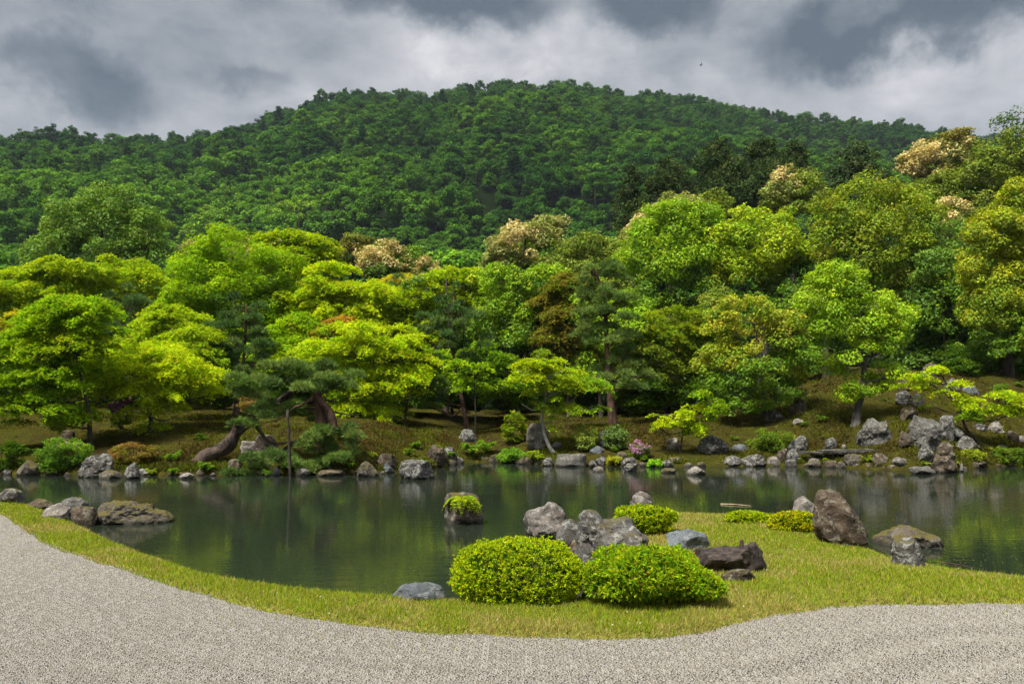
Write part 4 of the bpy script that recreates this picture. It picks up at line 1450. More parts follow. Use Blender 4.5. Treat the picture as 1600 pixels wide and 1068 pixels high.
ICO = {k: ico(k) for k in (2, 3, 4, 5)}
SHAPES = {
    'boulder': [(0, .0), (.02, .3), (.1, .62), (.28, .9), (.48, 1), (.7, .92), (.9, .62), (.99, .3), (1, 0), (.9, -.25), (.1, -.25)],
    'flat': [(0, .1), (.08, .55), (.25, .85), (.5, 1), (.78, .9), (.95, .5), (1, .1), (.92, -.3), (.08, -.3)],
    'block': [(0, 0), (.0, .5), (.03, .86), (.12, .97), (.5, 1), (.86, .95), (.97, .84), (1, .4), (.98, 0), (.92, -.25), (.08, -.25)],
    'peak': [(0, 0), (.08, .3), (.22, .62), (.38, .9), (.5, 1), (.6, .94), (.72, .66), (.88, .36), (1, 0), (.9, -.2), (.1, -.2)],
    'leanl': [(0, 0), (.02, .5), (.06, .85), (.2, 1), (.36, .95), (.6, .66), (.85, .3), (1, 0), (.9, -.2), (.1, -.2)],
    'leanr': [(0, 0), (.12, .35), (.36, .7), (.6, .95), (.78, 1), (.93, .85), (.98, .5), (1, 0), (.9, -.2), (.1, -.2)],
    'ridge': [(0, .05), (.03, .45), (.14, .62), (.2, .8), (.4, .78), (.52, 1), (.66, .92), (.85, .6), (.97, .4), (1, .05), (.92, -.25), (.08, -.25)],
}


def rock(label, px0, px1, pt, pb, m=None, shape='boulder', Y=None, depth=0.72, rough=0.07, facets=12, name='rock', level=None, group=None, cat='rock', embed=None, tilt=0.0):
    seed = int(px0 * 7 + pt * 3) % 9973
    if not isinstance(shape, str):
        facets = min(facets, 6)
    r = np.random.default_rng(seed)
    if Y is None:
        Y = hit((px0 + px1) / 2, pb)
    D = depth * (px1 - px0) * Y / FPX / 2
    Yc = Y + 0.55 * D
    s = Yc / FPX
    w, h = (px1 - px0) * s, (pb - pt) * s
    base = P((px0 + px1) / 2, pb, Y)
    base = np.array([base[0] * Yc / Y, Yc, base[2]])
    poly = np.array(SHAPES[shape] if isinstance(shape, str) else shape, float)
    if isinstance(shape, str) and r.random() < 0.5 and shape in ('boulder', 'flat', 'block', 'ridge'):
        poly[:, 0] = 1 - poly[:, 0]
    q = np.vstack([poly, poly[:1]])
    dense = np.concatenate([q[i] + (q[i + 1] - q[i]) * np.linspace(0, 1, 24, endpoint=False)[:, None] for i in range(len(q) - 1)])
    cu = np.array([0.5, 0.36])
    rel = (dense - cu) * np.array([w, h])
    an = np.arctan2(rel[:, 1], rel[:, 0])
    ra = np.hypot(rel[:, 0], rel[:, 1])
    o = np.argsort(an)
    an, ra = an[o], ra[o]
    an = np.concatenate([an[-4:] - 2 * np.pi, an, an[:4] + 2 * np.pi])
    ra = np.concatenate([ra[-4:], ra, ra[:4]])
    px_size = max(px1 - px0, pb - pt)
    lv = level or (5 if px_size > 110 else 4 if px_size > 50 else 3)
    U, F = ICO[lv]
    th = np.arctan2(U[:, 2], U[:, 0])
    rho = np.hypot(U[:, 0], U[:, 2])
    rr = np.interp(th, an, ra)
    V = np.c_[np.cos(th) * rr * rho ** 0.75, np.sign(U[:, 1]) * np.abs(U[:, 1]) ** 0.85 * D, np.sin(th) * rr * rho ** 0.75]
    ext = np.array([w / 2, D, h * 0.6])
    for k in range(facets):
        n = r.normal(size=3)
        n[1] = -abs(n[1]) - 0.25 if r.random() < 0.75 else n[1]
        n[2] = n[2] * 0.8 + 0.15
        n = n / np.linalg.norm(n)
        sup = (V @ n).max()
        dlim = sup * (0.66 + 0.26 * r.random())
        ex = np.maximum(V @ n - dlim, 0)
        V = V - n * ex[:, None] * 0.96
    size = (w * h * max(D, .1)) ** (1 / 3)
    Pn = V / size
    dn = fbm(Pn * 2.2 + seed, seed, 5, 0.55)
    ridg = 1 - np.abs(fbm(Pn * np.array([2.0, 2.0, 3.6]) + seed * .37, seed + 5, 4, 0.55)) * 2
    V = V + nrm(V / ext) * ((dn * rough + ridg * rough * 0.4 - rough * 0.3) * size)[:, None]
    V = V + np.array([0, 0, h * 0.36])
    ob = put(name, V + base, F, m or M_GREY, smooth=True, loc=base)
    if lv <= 4 or True:
        try:
            ob.data.set_sharp_from_angle(angle=R(30))
        except Exception:
            pass
    return tag(ob, label, cat, group)


# near rocks
rock('rounded grey boulder cut by the left edge beside the lawn', -6, 39, 763, 786, M_GREY)
rock('low brown stones at the lawn edge right of the leftmost boulder', 38, 86, 781, 797, M_DARK, 'flat')
rock('rear grey boulder of the left lawn edge cluster', 90, 140, 777, 806, M_GREY)
rock('front pale boulder of the left lawn edge cluster', 66, 116, 787, 812, M_PALE)
rock('purplish angular boulder at the right of the left lawn edge cluster', 104, 149, 792, 822, M_DARK, 'block')
rock('long low lichened boulder lying in the water at left', 154, 269, 783, 818, M_MOSS, [(0, .1), (.02, .55), (.1, .88), (.3, 1), (.45, .98), (.6, .82), (.72, .6), (.88, .45), (1, .12), (.95, -.2), (.05, -.2)], rough=0.09)
rock('squat stump shaped rock in mid pond with a fern growing on it', 692, 754, 772, 818, M_MOSS, [(.02, 0), (.03, .4), (.05, .8), (.14, .97), (.4, 1), (.75, .98), (.9, .85), (.97, .45), (1, 0), (.95, -.25), (.05, -.25)], depth=0.9)
rock('flat blue grey stone at the water edge left of the clipped azalea', 612, 697, 915, 938, M_BLUE, [(0, .1), (.08, .5), (.2, .85), (.45, 1), (.7, .95), (.9, .72), (1, .1), (.9, -.3), (.1, -.3)], rough=0.05, depth=0.8)
rock('pale pink grey peaked boulder at the left end of the point rocks', 810, 889, 785, 841, M_PALE, [(0, .1), (.03, .45), (.08, .72), (.3, .78), (.5, .88), (.62, 1), (.74, .95), (.88, .72), (1, .45), (.96, .05), (.9, -.2), (.08, -.2)], depth=0.85, facets=12)
rock('small dark wedge stone between peaked boulder and big grey rock', 869, 912, 813, 851, M_GREY, 'block', depth=0.9)
rock('small stone tucked low under the big grey rock', 888, 915, 842, 864, M_DARK, 'boulder', Y=13.0)
rock('large fissured grey rock behind the two azaleas', 894, 1012, 800, 872, M_GREY, [(0, .1), (.04, .45), (.1, .7), (.14, .95), (.25, 1), (.36, .92), (.42, .78), (.6, .8), (.72, .84), (.82, .8), (.88, .55), (.98, .4), (1, .05), (.95, -.2), (.05, -.2)], depth=0.7, rough=0.075, facets=16)
rock('lichened standing stone rising behind the low bush on the point', 984, 1025, 767, 800, M_PALE, [(.02, 0), (.04, .4), (.12, .78), (.3, .98), (.62, 1), (.76, .8), (.92, .45), (1, 0), (.9, -.2), (.1, -.2)])
rock('smooth blue grey stone lying on the lawn of the point', 1040, 1119, 831, 857, M_BLUE, [(0, .05), (.02, .5), (.1, .85), (.3, .95), (.52, 1), (.75, .85), (.92, .6), (1, .1), (.9, -.3), (.1, -.3)], rough=0.06, depth=0.9)
rock('low purple grey stone in the grass below the weathered log', 1124, 1187, 891, 909, M_DARK, 'flat', rough=0.07)
rock('small pale stone between the two foreground azaleas', 908, 932, 917, 936, M_PALE)
rock('round pale stone left of the tall slanting rock', 1238, 1277, 775, 806, M_PALE, 'boulder', rough=0.06)
rock('tall slanting brown lichened rock on the point, moss at its tip', 1272, 1368, 763, 852, M_DARK, [(.02, .1), (.0, .5), (.03, .82), (.1, .97), (.26, 1), (.4, .9), (.52, .72), (.72, .46), (.9, .2), (1, 0), (.9, -.15), (.1, -.12)], depth=0.6, rough=0.07, facets=16)
rock('low mossy rock with dry grass in the water right of the point', 1360, 1486, 825, 860, M_MOSS, [(0, .05), (.1, .4), (.25, .8), (.42, 1), (.6, .8), (.8, .5), (1, .08), (.95, -.2), (.05, -.2)], Y=14.6, rough=0.08)
rock('speckled grey stone at the lawn edge in front of the low mossy rock', 1394, 1446, 836, 884, M_LICH, [(0, .05), (.02, .5), (.15, .85), (.4, 1), (.65, .97), (.85, .7), (.97, .3), (1, 0), (.9, -.2), (.1, -.2)])


def log():
    Y = hit(1136, 893)
    body = rock('', 1074, 1193, 847, 893, M_LOG, [(0, .1), (.02, .5), (.1, .68), (.3, .66), (.42, .74), (.6, .84), (.8, .86), (.93, .82), (.99, .6), (1, .1), (.97, -.15), (.05, -.15)], name='bark', depth=0.6, rough=0.085, facets=8, level=4)
    base = np.array(body.location)
    rt = root('weathered_log', base, 'dark crumbling log lying on the lawn of the point', 'log')
    for k in ('label', 'category'):
        if k in body:
            del body[k]
    body.parent = rt
    body.location = (0, 0, 0)
    ORIG[rt.name] = base
    for (px, py, r0, h) in ((1159, 858, 0.04, 0.13), (1176, 858, 0.085, 0.10), (1146, 862, 0.11, 0.06), (1168, 860, 0.05, 0.08)):
        c = P(px, py, Y + .15)
        v, f = tube([c - UP * .08, c, c + UP * h * .5, c + UP * h], [r0 * 1.1, r0, r0 * .85, r0 * .6], 10, 0.4, int(px))
        put('knot', v, f, M_LOG, rt, smooth=False)


log()

# far shore rocks, left to right
FAR = [
    ('dim rounded rock under the dark bush at the far left shore', 22, 66, 718, 743, M_MOSS, 'boulder'),
    ('large slanting grey rock left of the orange leaved shrub', 118, 176, 702, 746, M_GREY, 'leanr'),
    ('white streaked rock tip below the orange leaved shrub', 192, 223, 721, 748, M_LICH, 'peak'),
    ('mossy low stone between slanting rock and white streaked rock', 150, 192, 735, 748, M_MOSS, 'flat'),
    ('flat pale stone at the waterline left of the leaning pine', 278, 306, 739, 748, M_PALE, 'flat'),
    ('small rounded rock under the foot of the leaning pine', 352, 384, 716, 738, M_DARK, 'boulder'),
    ('squarish rock behind the leaning trunk', 372, 402, 685, 710, M_PALE, 'block'),
    ('tall dark craggy rock behind the leaning pine foliage', 398, 436, 674, 712, M_DARK, 'block'),
    ('small blue stone at the waterline left of the wooden prop', 424, 439, 728, 743, M_BLUE, 'boulder'),
    ('pale flat stones at the waterline right of the wooden prop', 460, 486, 730, 744, M_PALE, 'flat'),
    ('long dark ledge stone below the leaning pine', 486, 545, 734, 744, M_DARK, 'flat'),
    ('mossy peaked rock with fern at the shore right of the pine', 553, 594, 718, 745, M_MOSS, 'peak'),
    ('small smooth blue stone beside the mossy peaked rock', 597, 613, 722, 738, M_BLUE, 'boulder'),
    ('low brown rock behind the small blue stone', 586, 624, 708, 727, M_DARK, 'flat'),
    ('big isolated boulder standing in the water off the far shore', 621, 679, 716, 749, M_LICH, [(0, 0), (.04, .4), (.08, .85), (.25, .92), (.42, 1), (.6, .9), (.85, .82), (.95, .4), (1, 0), (.9, -.2), (.1, -.2)]),
    ('dark overhanging shore rock right of the big isolated boulder', 662, 700, 694, 721, M_DARK, 'ridge'),
    ('angular shore rock with moss left of the ferny bank', 688, 716, 697, 719, M_GREY, 'flat'),
    ('oval lichened boulder lying on the moss slope at centre', 709, 749, 668, 691, M_LICH, 'boulder'),
    ('big grey upright slab behind the pale trunked maple', 820, 862, 661, 702, M_PALE, 'block'),
    ('low pale path stone left of the pale trunked maple', 785, 820, 703, 713, M_PALE, 'flat'),
    ('white lichened stone at the foot of the pale trunked maple', 845, 868, 713, 728, M_LICH, 'boulder'),
    ('small rock right of the big grey upright slab', 860, 880, 688, 702, M_GREY, 'flat'),
    ('rounded stone at the waterline right of the cut stone block', 919, 934, 718, 730, M_GREY, 'boulder'),
    ('grey shore stone between cut block and pink azalea', 928, 950, 711, 728, M_LICH, 'boulder'),
    ('half submerged stone in front of the shore right of the cut block', 925, 944, 728, 737, M_PALE, 'flat'),
    ('low bluish stones behind the shore left of the pink azalea', 920, 948, 697, 708, M_BLUE, 'flat'),
    ('upright brown and grey rock on the bank below the tall pine', 937, 957, 672, 699, M_LICH, 'block'),
    ('mossy stone left of the pink azalea', 962, 982, 704, 716, M_MOSS, 'flat'),
    ('grey rock directly below the pink azalea', 968, 1000, 711, 729, M_GREY, 'boulder'),
    ('speckled boulder at the waterline below the pink azalea', 972, 998, 723, 737, M_LICH, 'block'),
    ('flat dark stone just above the water right of the pink azalea', 1028, 1060, 731, 739, M_DARK, 'flat'),
    ('pale rounded stone standing alone in the water right of centre', 1070, 1106, 728, 742, M_PALE, 'peak'),
    ('knobbly rock behind the stem of the small vivid maple', 1042, 1064, 682, 703, M_PALE, 'block'),
    ('large dome shaped boulder on the grass right of the small vivid maple', 1085, 1141, 682, 709, M_GREY, 'boulder'),
    ('low blue stone beside the dome shaped boulder', 1141, 1169, 693, 705, M_BLUE, 'flat'),
    ('flat shore rock below the dome shaped boulder', 1124, 1162, 711, 728, M_GREY, 'flat'),
    ('broad low shore rock left of the white lichened pair', 1156, 1202, 708, 729, M_GREY, 'boulder'),
    ('small pale stones at the waterline left of the white lichened pair', 1196, 1222, 712, 728, M_PALE, 'flat'),
    ('white lichened leaning rock above the shore, upper of the pair', 1228, 1264, 678, 706, M_LICH, 'leanr'),
    ('white lichened rock at the shore, lower of the pair', 1230, 1250, 700, 725, M_LICH, 'block'),
    ('dark small rock left of the white lichened pair', 1214, 1232, 698, 723, M_DARK, 'block'),
    ('white lichened upright stone behind the slab bridge', 1289, 1308, 681, 703, M_LICH, 'block'),
    ('little pebble like stone left of the cascade behind the slab bridge', 1315, 1323, 692, 701, M_PALE, 'boulder'),
    ('pale stones at the waterline under the left end of the slab bridge', 1254, 1286, 714, 726, M_PALE, 'flat'),
    ('mossy bridge pier stone, left one', 1319, 1350, 709, 728, M_MOSS, 'block'),
    ('dark bridge pier stone, middle one', 1364, 1388, 707, 727, M_DARK, 'block'),
    ('rounded pale stone below the right half of the slab bridge', 1393, 1419, 713, 728, M_PALE, 'boulder'),
    ('flat topped pale block half in the water below the bridge end', 1422, 1462, 729, 741, M_CUT, 'block'),
    ('grey triangular rock at the right end of the slab bridge', 1430, 1464, 687, 724, M_GREY, 'peak'),
    ('tall pointed standing rock at the water below the cascade', 1459, 1496, 672, 739, M_DARK, 'peak'),
    ('thin upright sliver of stone at the waterline right of the pointed rock', 1499, 1507, 719, 737, M_PALE, 'peak'),
    ('sloping grey rock right of the tall pointed standing rock', 1490, 1534, 679, 709, M_GREY, 'peak'),
    ('low flat rock at the shore right of the tall pointed rock', 1505, 1548, 717, 729, M_DARK, 'flat'),
    ('great cracked grey rock left of the cascade hollow', 1340, 1397, 649, 698, M_GREY, 'ridge'),
    ('broad flat faced slab right of the cascade hollow', 1421, 1472, 644, 702, M_CUT, 'block'),
    ('dark purple round stone inside the cascade hollow', 1404, 1426, 668, 700, M_DARK, 'boulder'),
    ('lintel rock above the cascade hollow', 1405, 1436, 632, 656, M_DARK, 'block'),
    ('pillar rock right of the flat faced slab', 1468, 1490, 640, 690, M_GREY, 'block'),
    ('leaning rock between pillar and maple trunk', 1486, 1512, 662, 692, M_LICH, 'leanl'),
    ('left boulder of the upper cascade', 1400, 1426, 608, 632, M_GREY, 'block'),
    ('right lichened boulder of the upper cascade', 1426, 1446, 610, 636, M_PALE, 'block'),
    ('topmost dark boulder of the upper cascade', 1402, 1424, 586, 612, M_DARK, 'boulder'),
    ('dark boulder high above the cascade under the sprawling maple', 1440, 1470, 566, 590, M_DARK, 'boulder'),
    ('rock half hidden by the sprawling maple leaves', 1476, 1500, 590, 612, M_GREY, 'block'),
    ('smooth blue block on the slope right of the cascade', 1505, 1531, 603, 616, M_BLUE, 'block'),
    ('small dark stone upslope at the right, beyond the blue block', 1552, 1574, 613, 624, M_DARK, 'flat'),
    ('grey boulder on the slope right of the sprawling maple stem', 1545, 1571, 657, 677, M_PALE, 'boulder'),
    ('flat grey rock left of the boulder on the right slope', 1517, 1547, 662, 673, M_GREY, 'flat'),
    ('dark stump like stone at the right edge of the bank', 1574, 1592, 672, 690, M_DARK, 'block'),
    ('pale flat stone at the right edge of the bank', 1555, 1575, 695, 701, M_PALE, 'flat'),
    ('pale boulder cut by the right edge of the photo', 1588, 1612, 680, 692, M_PALE, 'boulder'),
    ('grey rock at the roots below the orange topped evergreen', 1199, 1231, 638, 658, M_GREY, 'leanl'),
    ('dim dark rock in the shade right of the orange topped evergreen', 1232, 1260, 616, 645, M_DARK, 'boulder'),
    ('slim pale stone lying on the slope below the dark rock', 1238, 1259, 653, 664, M_PALE, 'flat'),
    ('dark rock lying in the shade at the foot of the far left maples', 92, 118, 668, 688, M_DARK, 'flat'),
]
for a in FAR:
    lb, x0, x1, t0, b0, m, sh = a[:7]
    rock(lb, x0, x1, t0, b0, m, sh, rough=0.08 if sh != 'flat' else 0.06, facets=17)
rock('long cut stone block with vertical grooves at the centre waterline', 866, 916, 709, 729, M_CUT, [(0, 0), (0, .5), (.01, .97), (.3, 1), (.7, .99), (.98, .98), (1, .5), (1, 0), (.98, -.25), (.02, -.25)], rough=0.05, facets=3, depth=0.6)

# slab bridge of two long stones
def slab(label, a, b, pt, th, wd, Yoff=0.0):
    Y = 35.0 + Yoff
    A, B = P(a, pt, Y), P(b, pt, Y)
    n = 26
    g = Geo()
    t = np.linspace(0, 1, n)
    ring = np.array([(-.5, 0), (-.5, -.6), (-.46, -1), (0, -1.03), (.46, -1), (.5, -.5), (.48, 0), (0, .04)])
    V = []
    for k in range(n):
        c = A + (B - A) * t[k]
        e = 0.93 if k in (0, n - 1) else 1
        for (u, w) in ring:
            V.append(c + np.array([0, u * wd * e, w * th * e]))
    V = np.array(V)
    V = V + 0.025 * fbm(V * 2.3, 31, 4)[:, None] * np.array([1, 1, 1.2])
    F = []
    m = len(ring)
    for i in range(n - 1):
        for j in range(m):
            k = (j + 1) % m
            F.append((i * m + j, i * m + k, (i + 1) * m + k, (i + 1) * m + j))
    F.append(tuple(range(m)))
    F.append(tuple(range((n - 1) * m, n * m))[::-1])
    o = put('bridge_slab', V, F, M_CUT, smooth=False, loc=tuple((A + B) / 2))
    return tag(o, label, 'stone bridge')


slab('long left slab of the low stone bridge before the cascade', 1282, 1383, 702, 0.17, 0.6)
slab('short right slab of the low stone bridge before the cascade', 1379, 1434, 701, 0.24, 0.6, -0.1)
slab('thin stone slab leading onto the bridge at its left end', 1252, 1288, 705, 0.12, 0.5, 0.15)

# small unremarkable stones that edge the far shore
for k, px in enumerate(list(range(10, 130, 24)) + list(range(228, 300, 20)) + list(range(310, 620, 18)) + list(range(664, 850, 18)) + list(range(1004, 1240, 19)) + list(range(1258, 1430, 20)) + list(range(1508, 1600, 17))):
    x = px + rng.uniform(-5, 5)
    wpx = rng.uniform(8, 26)
    az_ = (x - CX) / FPX
    Y = float(shore_far(az_)) + rng.uniform(-0.15, 0.35)
    py = HOR + CAMZ * FPX / Y - rng.uniform(0, 1.5)
    rock('small plain stone edging the far shore among larger rocks', x - wpx / 2, x + wpx / 2, py - wpx * rng.uniform(.35, .6), py + 1.5, (M_GREY, M_DARK, M_MOSS, M_DARK, M_MOSS)[k % 5], ('flat', 'boulder', 'block')[k % 3],
         Y=Y, name='shore_stone', level=2, facets=4, group='small stones along the far shore', cat='stone')
# ------------------------------------------------------------------ shrubs, ferns, grass, gravel
def shrub(label, px0, px1, pt, pb, cols, leaf=None, Y=None, name='shrub', cov=0.75, flowers=None, fl_n=0, fl_size=0.05, style='round', rc=None, mat_=None, stems=True, cat='shrub', group=None, parts=None, depth=0.9):
    if Y is None:
        Y = hit((px0 + px1) / 2, pb)
    s = Y / FPX
    a, h = (px1 - px0) * s / 2, (pb - pt) * s
    base = P((px0 + px1) / 2, pb, Y)
    base[1] += a * depth * 0.5
    rt = root(name, base, label, cat, group)
    g, gs = Geo(), Geo()
    C = base + UP * h * 0.46
    L = (leaf or max(0.08, 0.0029 * Y)) * (1.5 if cols is DG else 1.0)
    rad = (a, a * depth, h * 0.54)
    k = rc or np.clip(0.34 * min(a, h * .55), 0.1, 0.7)
    if style == 'tier':
        cc = leaves_tier(g, C, rad, max(k, 0.22), L, L * 0.55, cols, cov)
    else:
        cc = leaves_round(g, C, rad, k, L, L * 0.5, cols, cov, 1.0, 0.6)
        leaves_round(g, base + UP * h * .28, (a * .8, a * depth * .8, h * .3), k, L, L * 0.5, cols, cov * .8, 0.8)
    for q in cc[rng.permutation(len(cc))[:10]]:
        limb(gs, base - UP * 0.06 + rng.normal(size=3) * np.array([a * .12, a * .12, 0]), q, 0.02, 0.008, 5, 0.0, 6)
    v, f, c = g.out()
    put('foliage', v, f, mat_ or M_LEAF, rt, col=c)
    v, f, _ = gs.out()
    put('stems', v, f, M_BARKD, rt, smooth=True)
    if flowers:
        gf = Geo()
        n = fl_n
        top = cc[np.argsort(cc[:, 2] - 0.4 * cc[:, 1])[len(cc) // 2:]]
        hub = top[rng.integers(0, len(top), max(3, n // 12))]
        p = hub[rng.integers(0, len(hub), n)] + sphere_pts(n) * k * 0.95 + np.array([0, -0.04, 0.03])
        D = sphere_pts(n * 5) * 0.9 + UP * .4 - np.array([0, .5, 0])
        v, f = leaf_dir(np.repeat(p, 5, 0), D, fl_size, fl_size * 0.7)
        gf.add(v, f, np.repeat(jitter(palette(flowers, n * 5) / GAIN, .12), 4, 0))
        v, f, c = gf.out()
        put('flowers', v, f, M_FLOWER, rt, col=c)['kind'] = 'stuff'
    return rt


PINK = [((.46, .25, .40), 3), ((.56, .34, .48), 2)]
MAUVE = [((.34, .07, .33), 3), ((.42, .14, .40), 1)]
shrub('leafy azalea with scattered lilac flowers overhanging the far left water', 46, 132, 683, 742, [((.10, .19, .02), 3), ((.15, .24, .02), 1), ((.05, .1, .015), 2)], flowers=PINK, fl_n=45, fl_size=0.085, name='azalea')
shrub('dim dark bush at the far left corner of the shore', -14, 34, 690, 738, DG)
shrub('orange leaved shrub above the white streaked rock', 168, 238, 692, 728, [((.17, .10, .035), 3), ((.12, .13, .02), 3), ((.20, .12, .05), 1.2)], name='orange_shrub')
shrub('deep magenta azalea glowing under the brilliant maple', 171, 203, 622, 668, MG, flowers=MAUVE, fl_n=260, fl_size=0.09, Y=35.4, name='azalea')
shrub('pale orange young leaved shrub between the two left pines', 372, 408, 612, 645, [((.22, .14, .065), 2), ((.16, .14, .03), 2)], Y=38.5, cov=0.7, name='orange_shrub')
shrub('pink flowering azalea at the water edge right of centre', 984, 1019, 692, 716, MG, flowers=PINK, fl_n=300, fl_size=0.075, name='azalea', cov=0.7)
shrub('mauve flowering bush in the shade right of the double trunk', 1297, 1330, 560, 588, [((.30, .16, .26), 2), ((.12, .14, .03), 2)], flowers=PINK, fl_n=130, fl_size=0.1, Y=52, name='azalea')
shrub('little dark bush on the moss slope behind the leaning trunk', 308, 322, 676, 688, DG, rc=0.15)
shrub('orange tinged bush at the left of the big grey upright slab', 785, 822, 640, 690, OG, style='tier', cov=0.8, Y=39.5)
shrub('yellow green young pine bush left of the pale sapling stems', 896, 934, 664, 706, [((.14, .19, .03), 3), ((.19, .23, .04), 2)], mat_=M_NEEDLE, name='young_pine')
shrub('blue green young pine bush below the tall straight pine', 942, 980, 664, 704, PINEL, mat_=M_NEEDLE, name='young_pine')
shrub('low yellow flowered cover between pink azalea and cut block', 946, 972, 712, 728, [((.22, .24, .02), 3), ((.34, .28, .02), 1)])
shrub('bright green tuft at the water edge right of the pink azalea', 1012, 1036, 718, 730, [((.16, .32, .02), 3), ((.22, .36, .02), 1)])
shrub('grassy green bank cushion left of the white lichened pair', 1180, 1248, 672, 706, [((.085, .14, .016), 3), ((.13, .17, .02), 1)], rc=0.25, depth=1.2, name='ground_cushion')
shrub('green reeds and ferns at the waterline left of the pale trunked maple', 776, 826, 702, 724, [((.10, .2, .02), 3), ((.15, .26, .02), 1)], name='reed_clump')
shrub('round green cushion plant on the right slope', 1553, 1574, 598, 610, [((.09, .16, .02), 3), ((.12, .19, .02), 1)], rc=0.15, name='ground_cushion')
shrub('dark leafy cover at the right shore below the sprawling maple', 1548, 1612, 698, 728, [((.07, .12, .015), 3), ((.15, .19, .02), 1)], name='shrub')
shrub('yellow green cover behind the thin upright sliver of stone', 1496, 1546, 702, 720, [((.16, .2, .02), 3), ((.22, .25, .02), 1)])
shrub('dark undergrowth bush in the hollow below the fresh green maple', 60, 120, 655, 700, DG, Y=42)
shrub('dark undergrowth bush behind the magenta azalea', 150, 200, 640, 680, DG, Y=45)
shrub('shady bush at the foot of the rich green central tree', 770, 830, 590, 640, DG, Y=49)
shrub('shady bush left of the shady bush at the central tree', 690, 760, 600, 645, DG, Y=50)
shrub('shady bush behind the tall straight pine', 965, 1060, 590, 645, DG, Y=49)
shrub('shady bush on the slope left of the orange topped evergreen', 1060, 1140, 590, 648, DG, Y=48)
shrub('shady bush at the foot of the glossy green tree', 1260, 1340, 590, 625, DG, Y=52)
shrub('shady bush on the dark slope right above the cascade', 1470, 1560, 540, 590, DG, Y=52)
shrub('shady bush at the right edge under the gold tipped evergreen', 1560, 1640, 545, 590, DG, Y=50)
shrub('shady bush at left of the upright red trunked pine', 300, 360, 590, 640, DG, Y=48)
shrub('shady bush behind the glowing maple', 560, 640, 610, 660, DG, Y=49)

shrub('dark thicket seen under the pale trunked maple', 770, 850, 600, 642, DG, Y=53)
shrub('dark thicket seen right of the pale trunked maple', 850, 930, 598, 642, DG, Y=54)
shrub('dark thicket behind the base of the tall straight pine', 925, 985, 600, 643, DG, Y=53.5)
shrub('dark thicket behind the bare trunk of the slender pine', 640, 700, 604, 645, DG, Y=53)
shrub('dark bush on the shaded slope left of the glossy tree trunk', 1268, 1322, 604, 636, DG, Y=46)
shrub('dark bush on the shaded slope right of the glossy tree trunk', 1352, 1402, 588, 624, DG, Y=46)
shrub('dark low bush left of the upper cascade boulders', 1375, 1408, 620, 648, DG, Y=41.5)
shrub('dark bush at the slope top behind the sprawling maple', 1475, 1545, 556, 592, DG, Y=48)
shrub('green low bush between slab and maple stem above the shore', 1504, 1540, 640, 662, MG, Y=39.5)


def frond(g, base, az_, length, rise, cols, seg=9, wmul=0.34):
    d = np.array([math.cos(az_), math.sin(az_), 0])
    t = np.linspace(0.08, 1, seg * 2)
    spine = base + d * (t * length)[:, None] + UP * (max(rise, 0.25) * length * (t - 0.85 * t * t) * 1.9 - (0.75 * length * t * t if rise < 0.1 else 0))[:, None]
    side = np.array([-d[1], d[0], 0])
    wl = wmul * length * np.sin(np.pi * np.clip(t, .06, .97)) ** 0.7 * (1.1 - .5 * t)
    Pp = np.repeat(spine, 2, 0)
    sg = np.tile([1, -1], len(t))[:, None]
    D = side * sg + d * 0.45 - UP * 0.12
    L = np.repeat(wl, 2) + 0.01
    sv, sf = tube(np.vstack([base, spine]), np.linspace(0.012, 0.004, len(spine) + 1) * (1 + length), 4, cap=False)
    g.add(sv, sf, np.tile([[.10, .12, .02]], (len(sv), 1)))
    v, f = leaf_dir(Pp, D, L, L * 0.36 + length * 0.02)
    g.add(v, f, np.repeat(jitter(palette(cols, len(Pp)), .12), 4, 0))


FERN = [((.09, .19, .012), 3), ((.13, .23, .012), 2), ((.06, .14, .012), 1)]
FERNY = [((.22, .27, .012), 3), ((.16, .24, .012), 2)]


def fern(label, px, py, r, Y=None, cols=FERN, n=15, rise=1.7, lift=0.0, front=False, group=None):
    if Y is None:
        Y = hit(px, py)
    b = P(px, py, Y)
    b[2] += lift
    if front:
        rt = root('fern', b, label, 'fern')
    g = Geo()
    Lm = r * Y / FPX * (0.8 if rise > 1 else 1.0)
    for k in range(n):
        an = rng.uniform(0, 6.28) if not front else rng.uniform(np.pi * .95, 2.05 * np.pi)
        frond(g, b, an, Lm * rng.uniform(.7, 1.1), rise if front else rise * rng.uniform(.6, 1.2), cols)
        if front:
            v, f, c = g.out()
            put('frond', v, f, M_LEAF, rt, col=c)
            g = Geo()
    if front:
        return rt
    v, f, c = g.out()
    o = put('fern', v, f, M_LEAF, col=c, loc=b)
    return tag(o, label, 'fern', group)


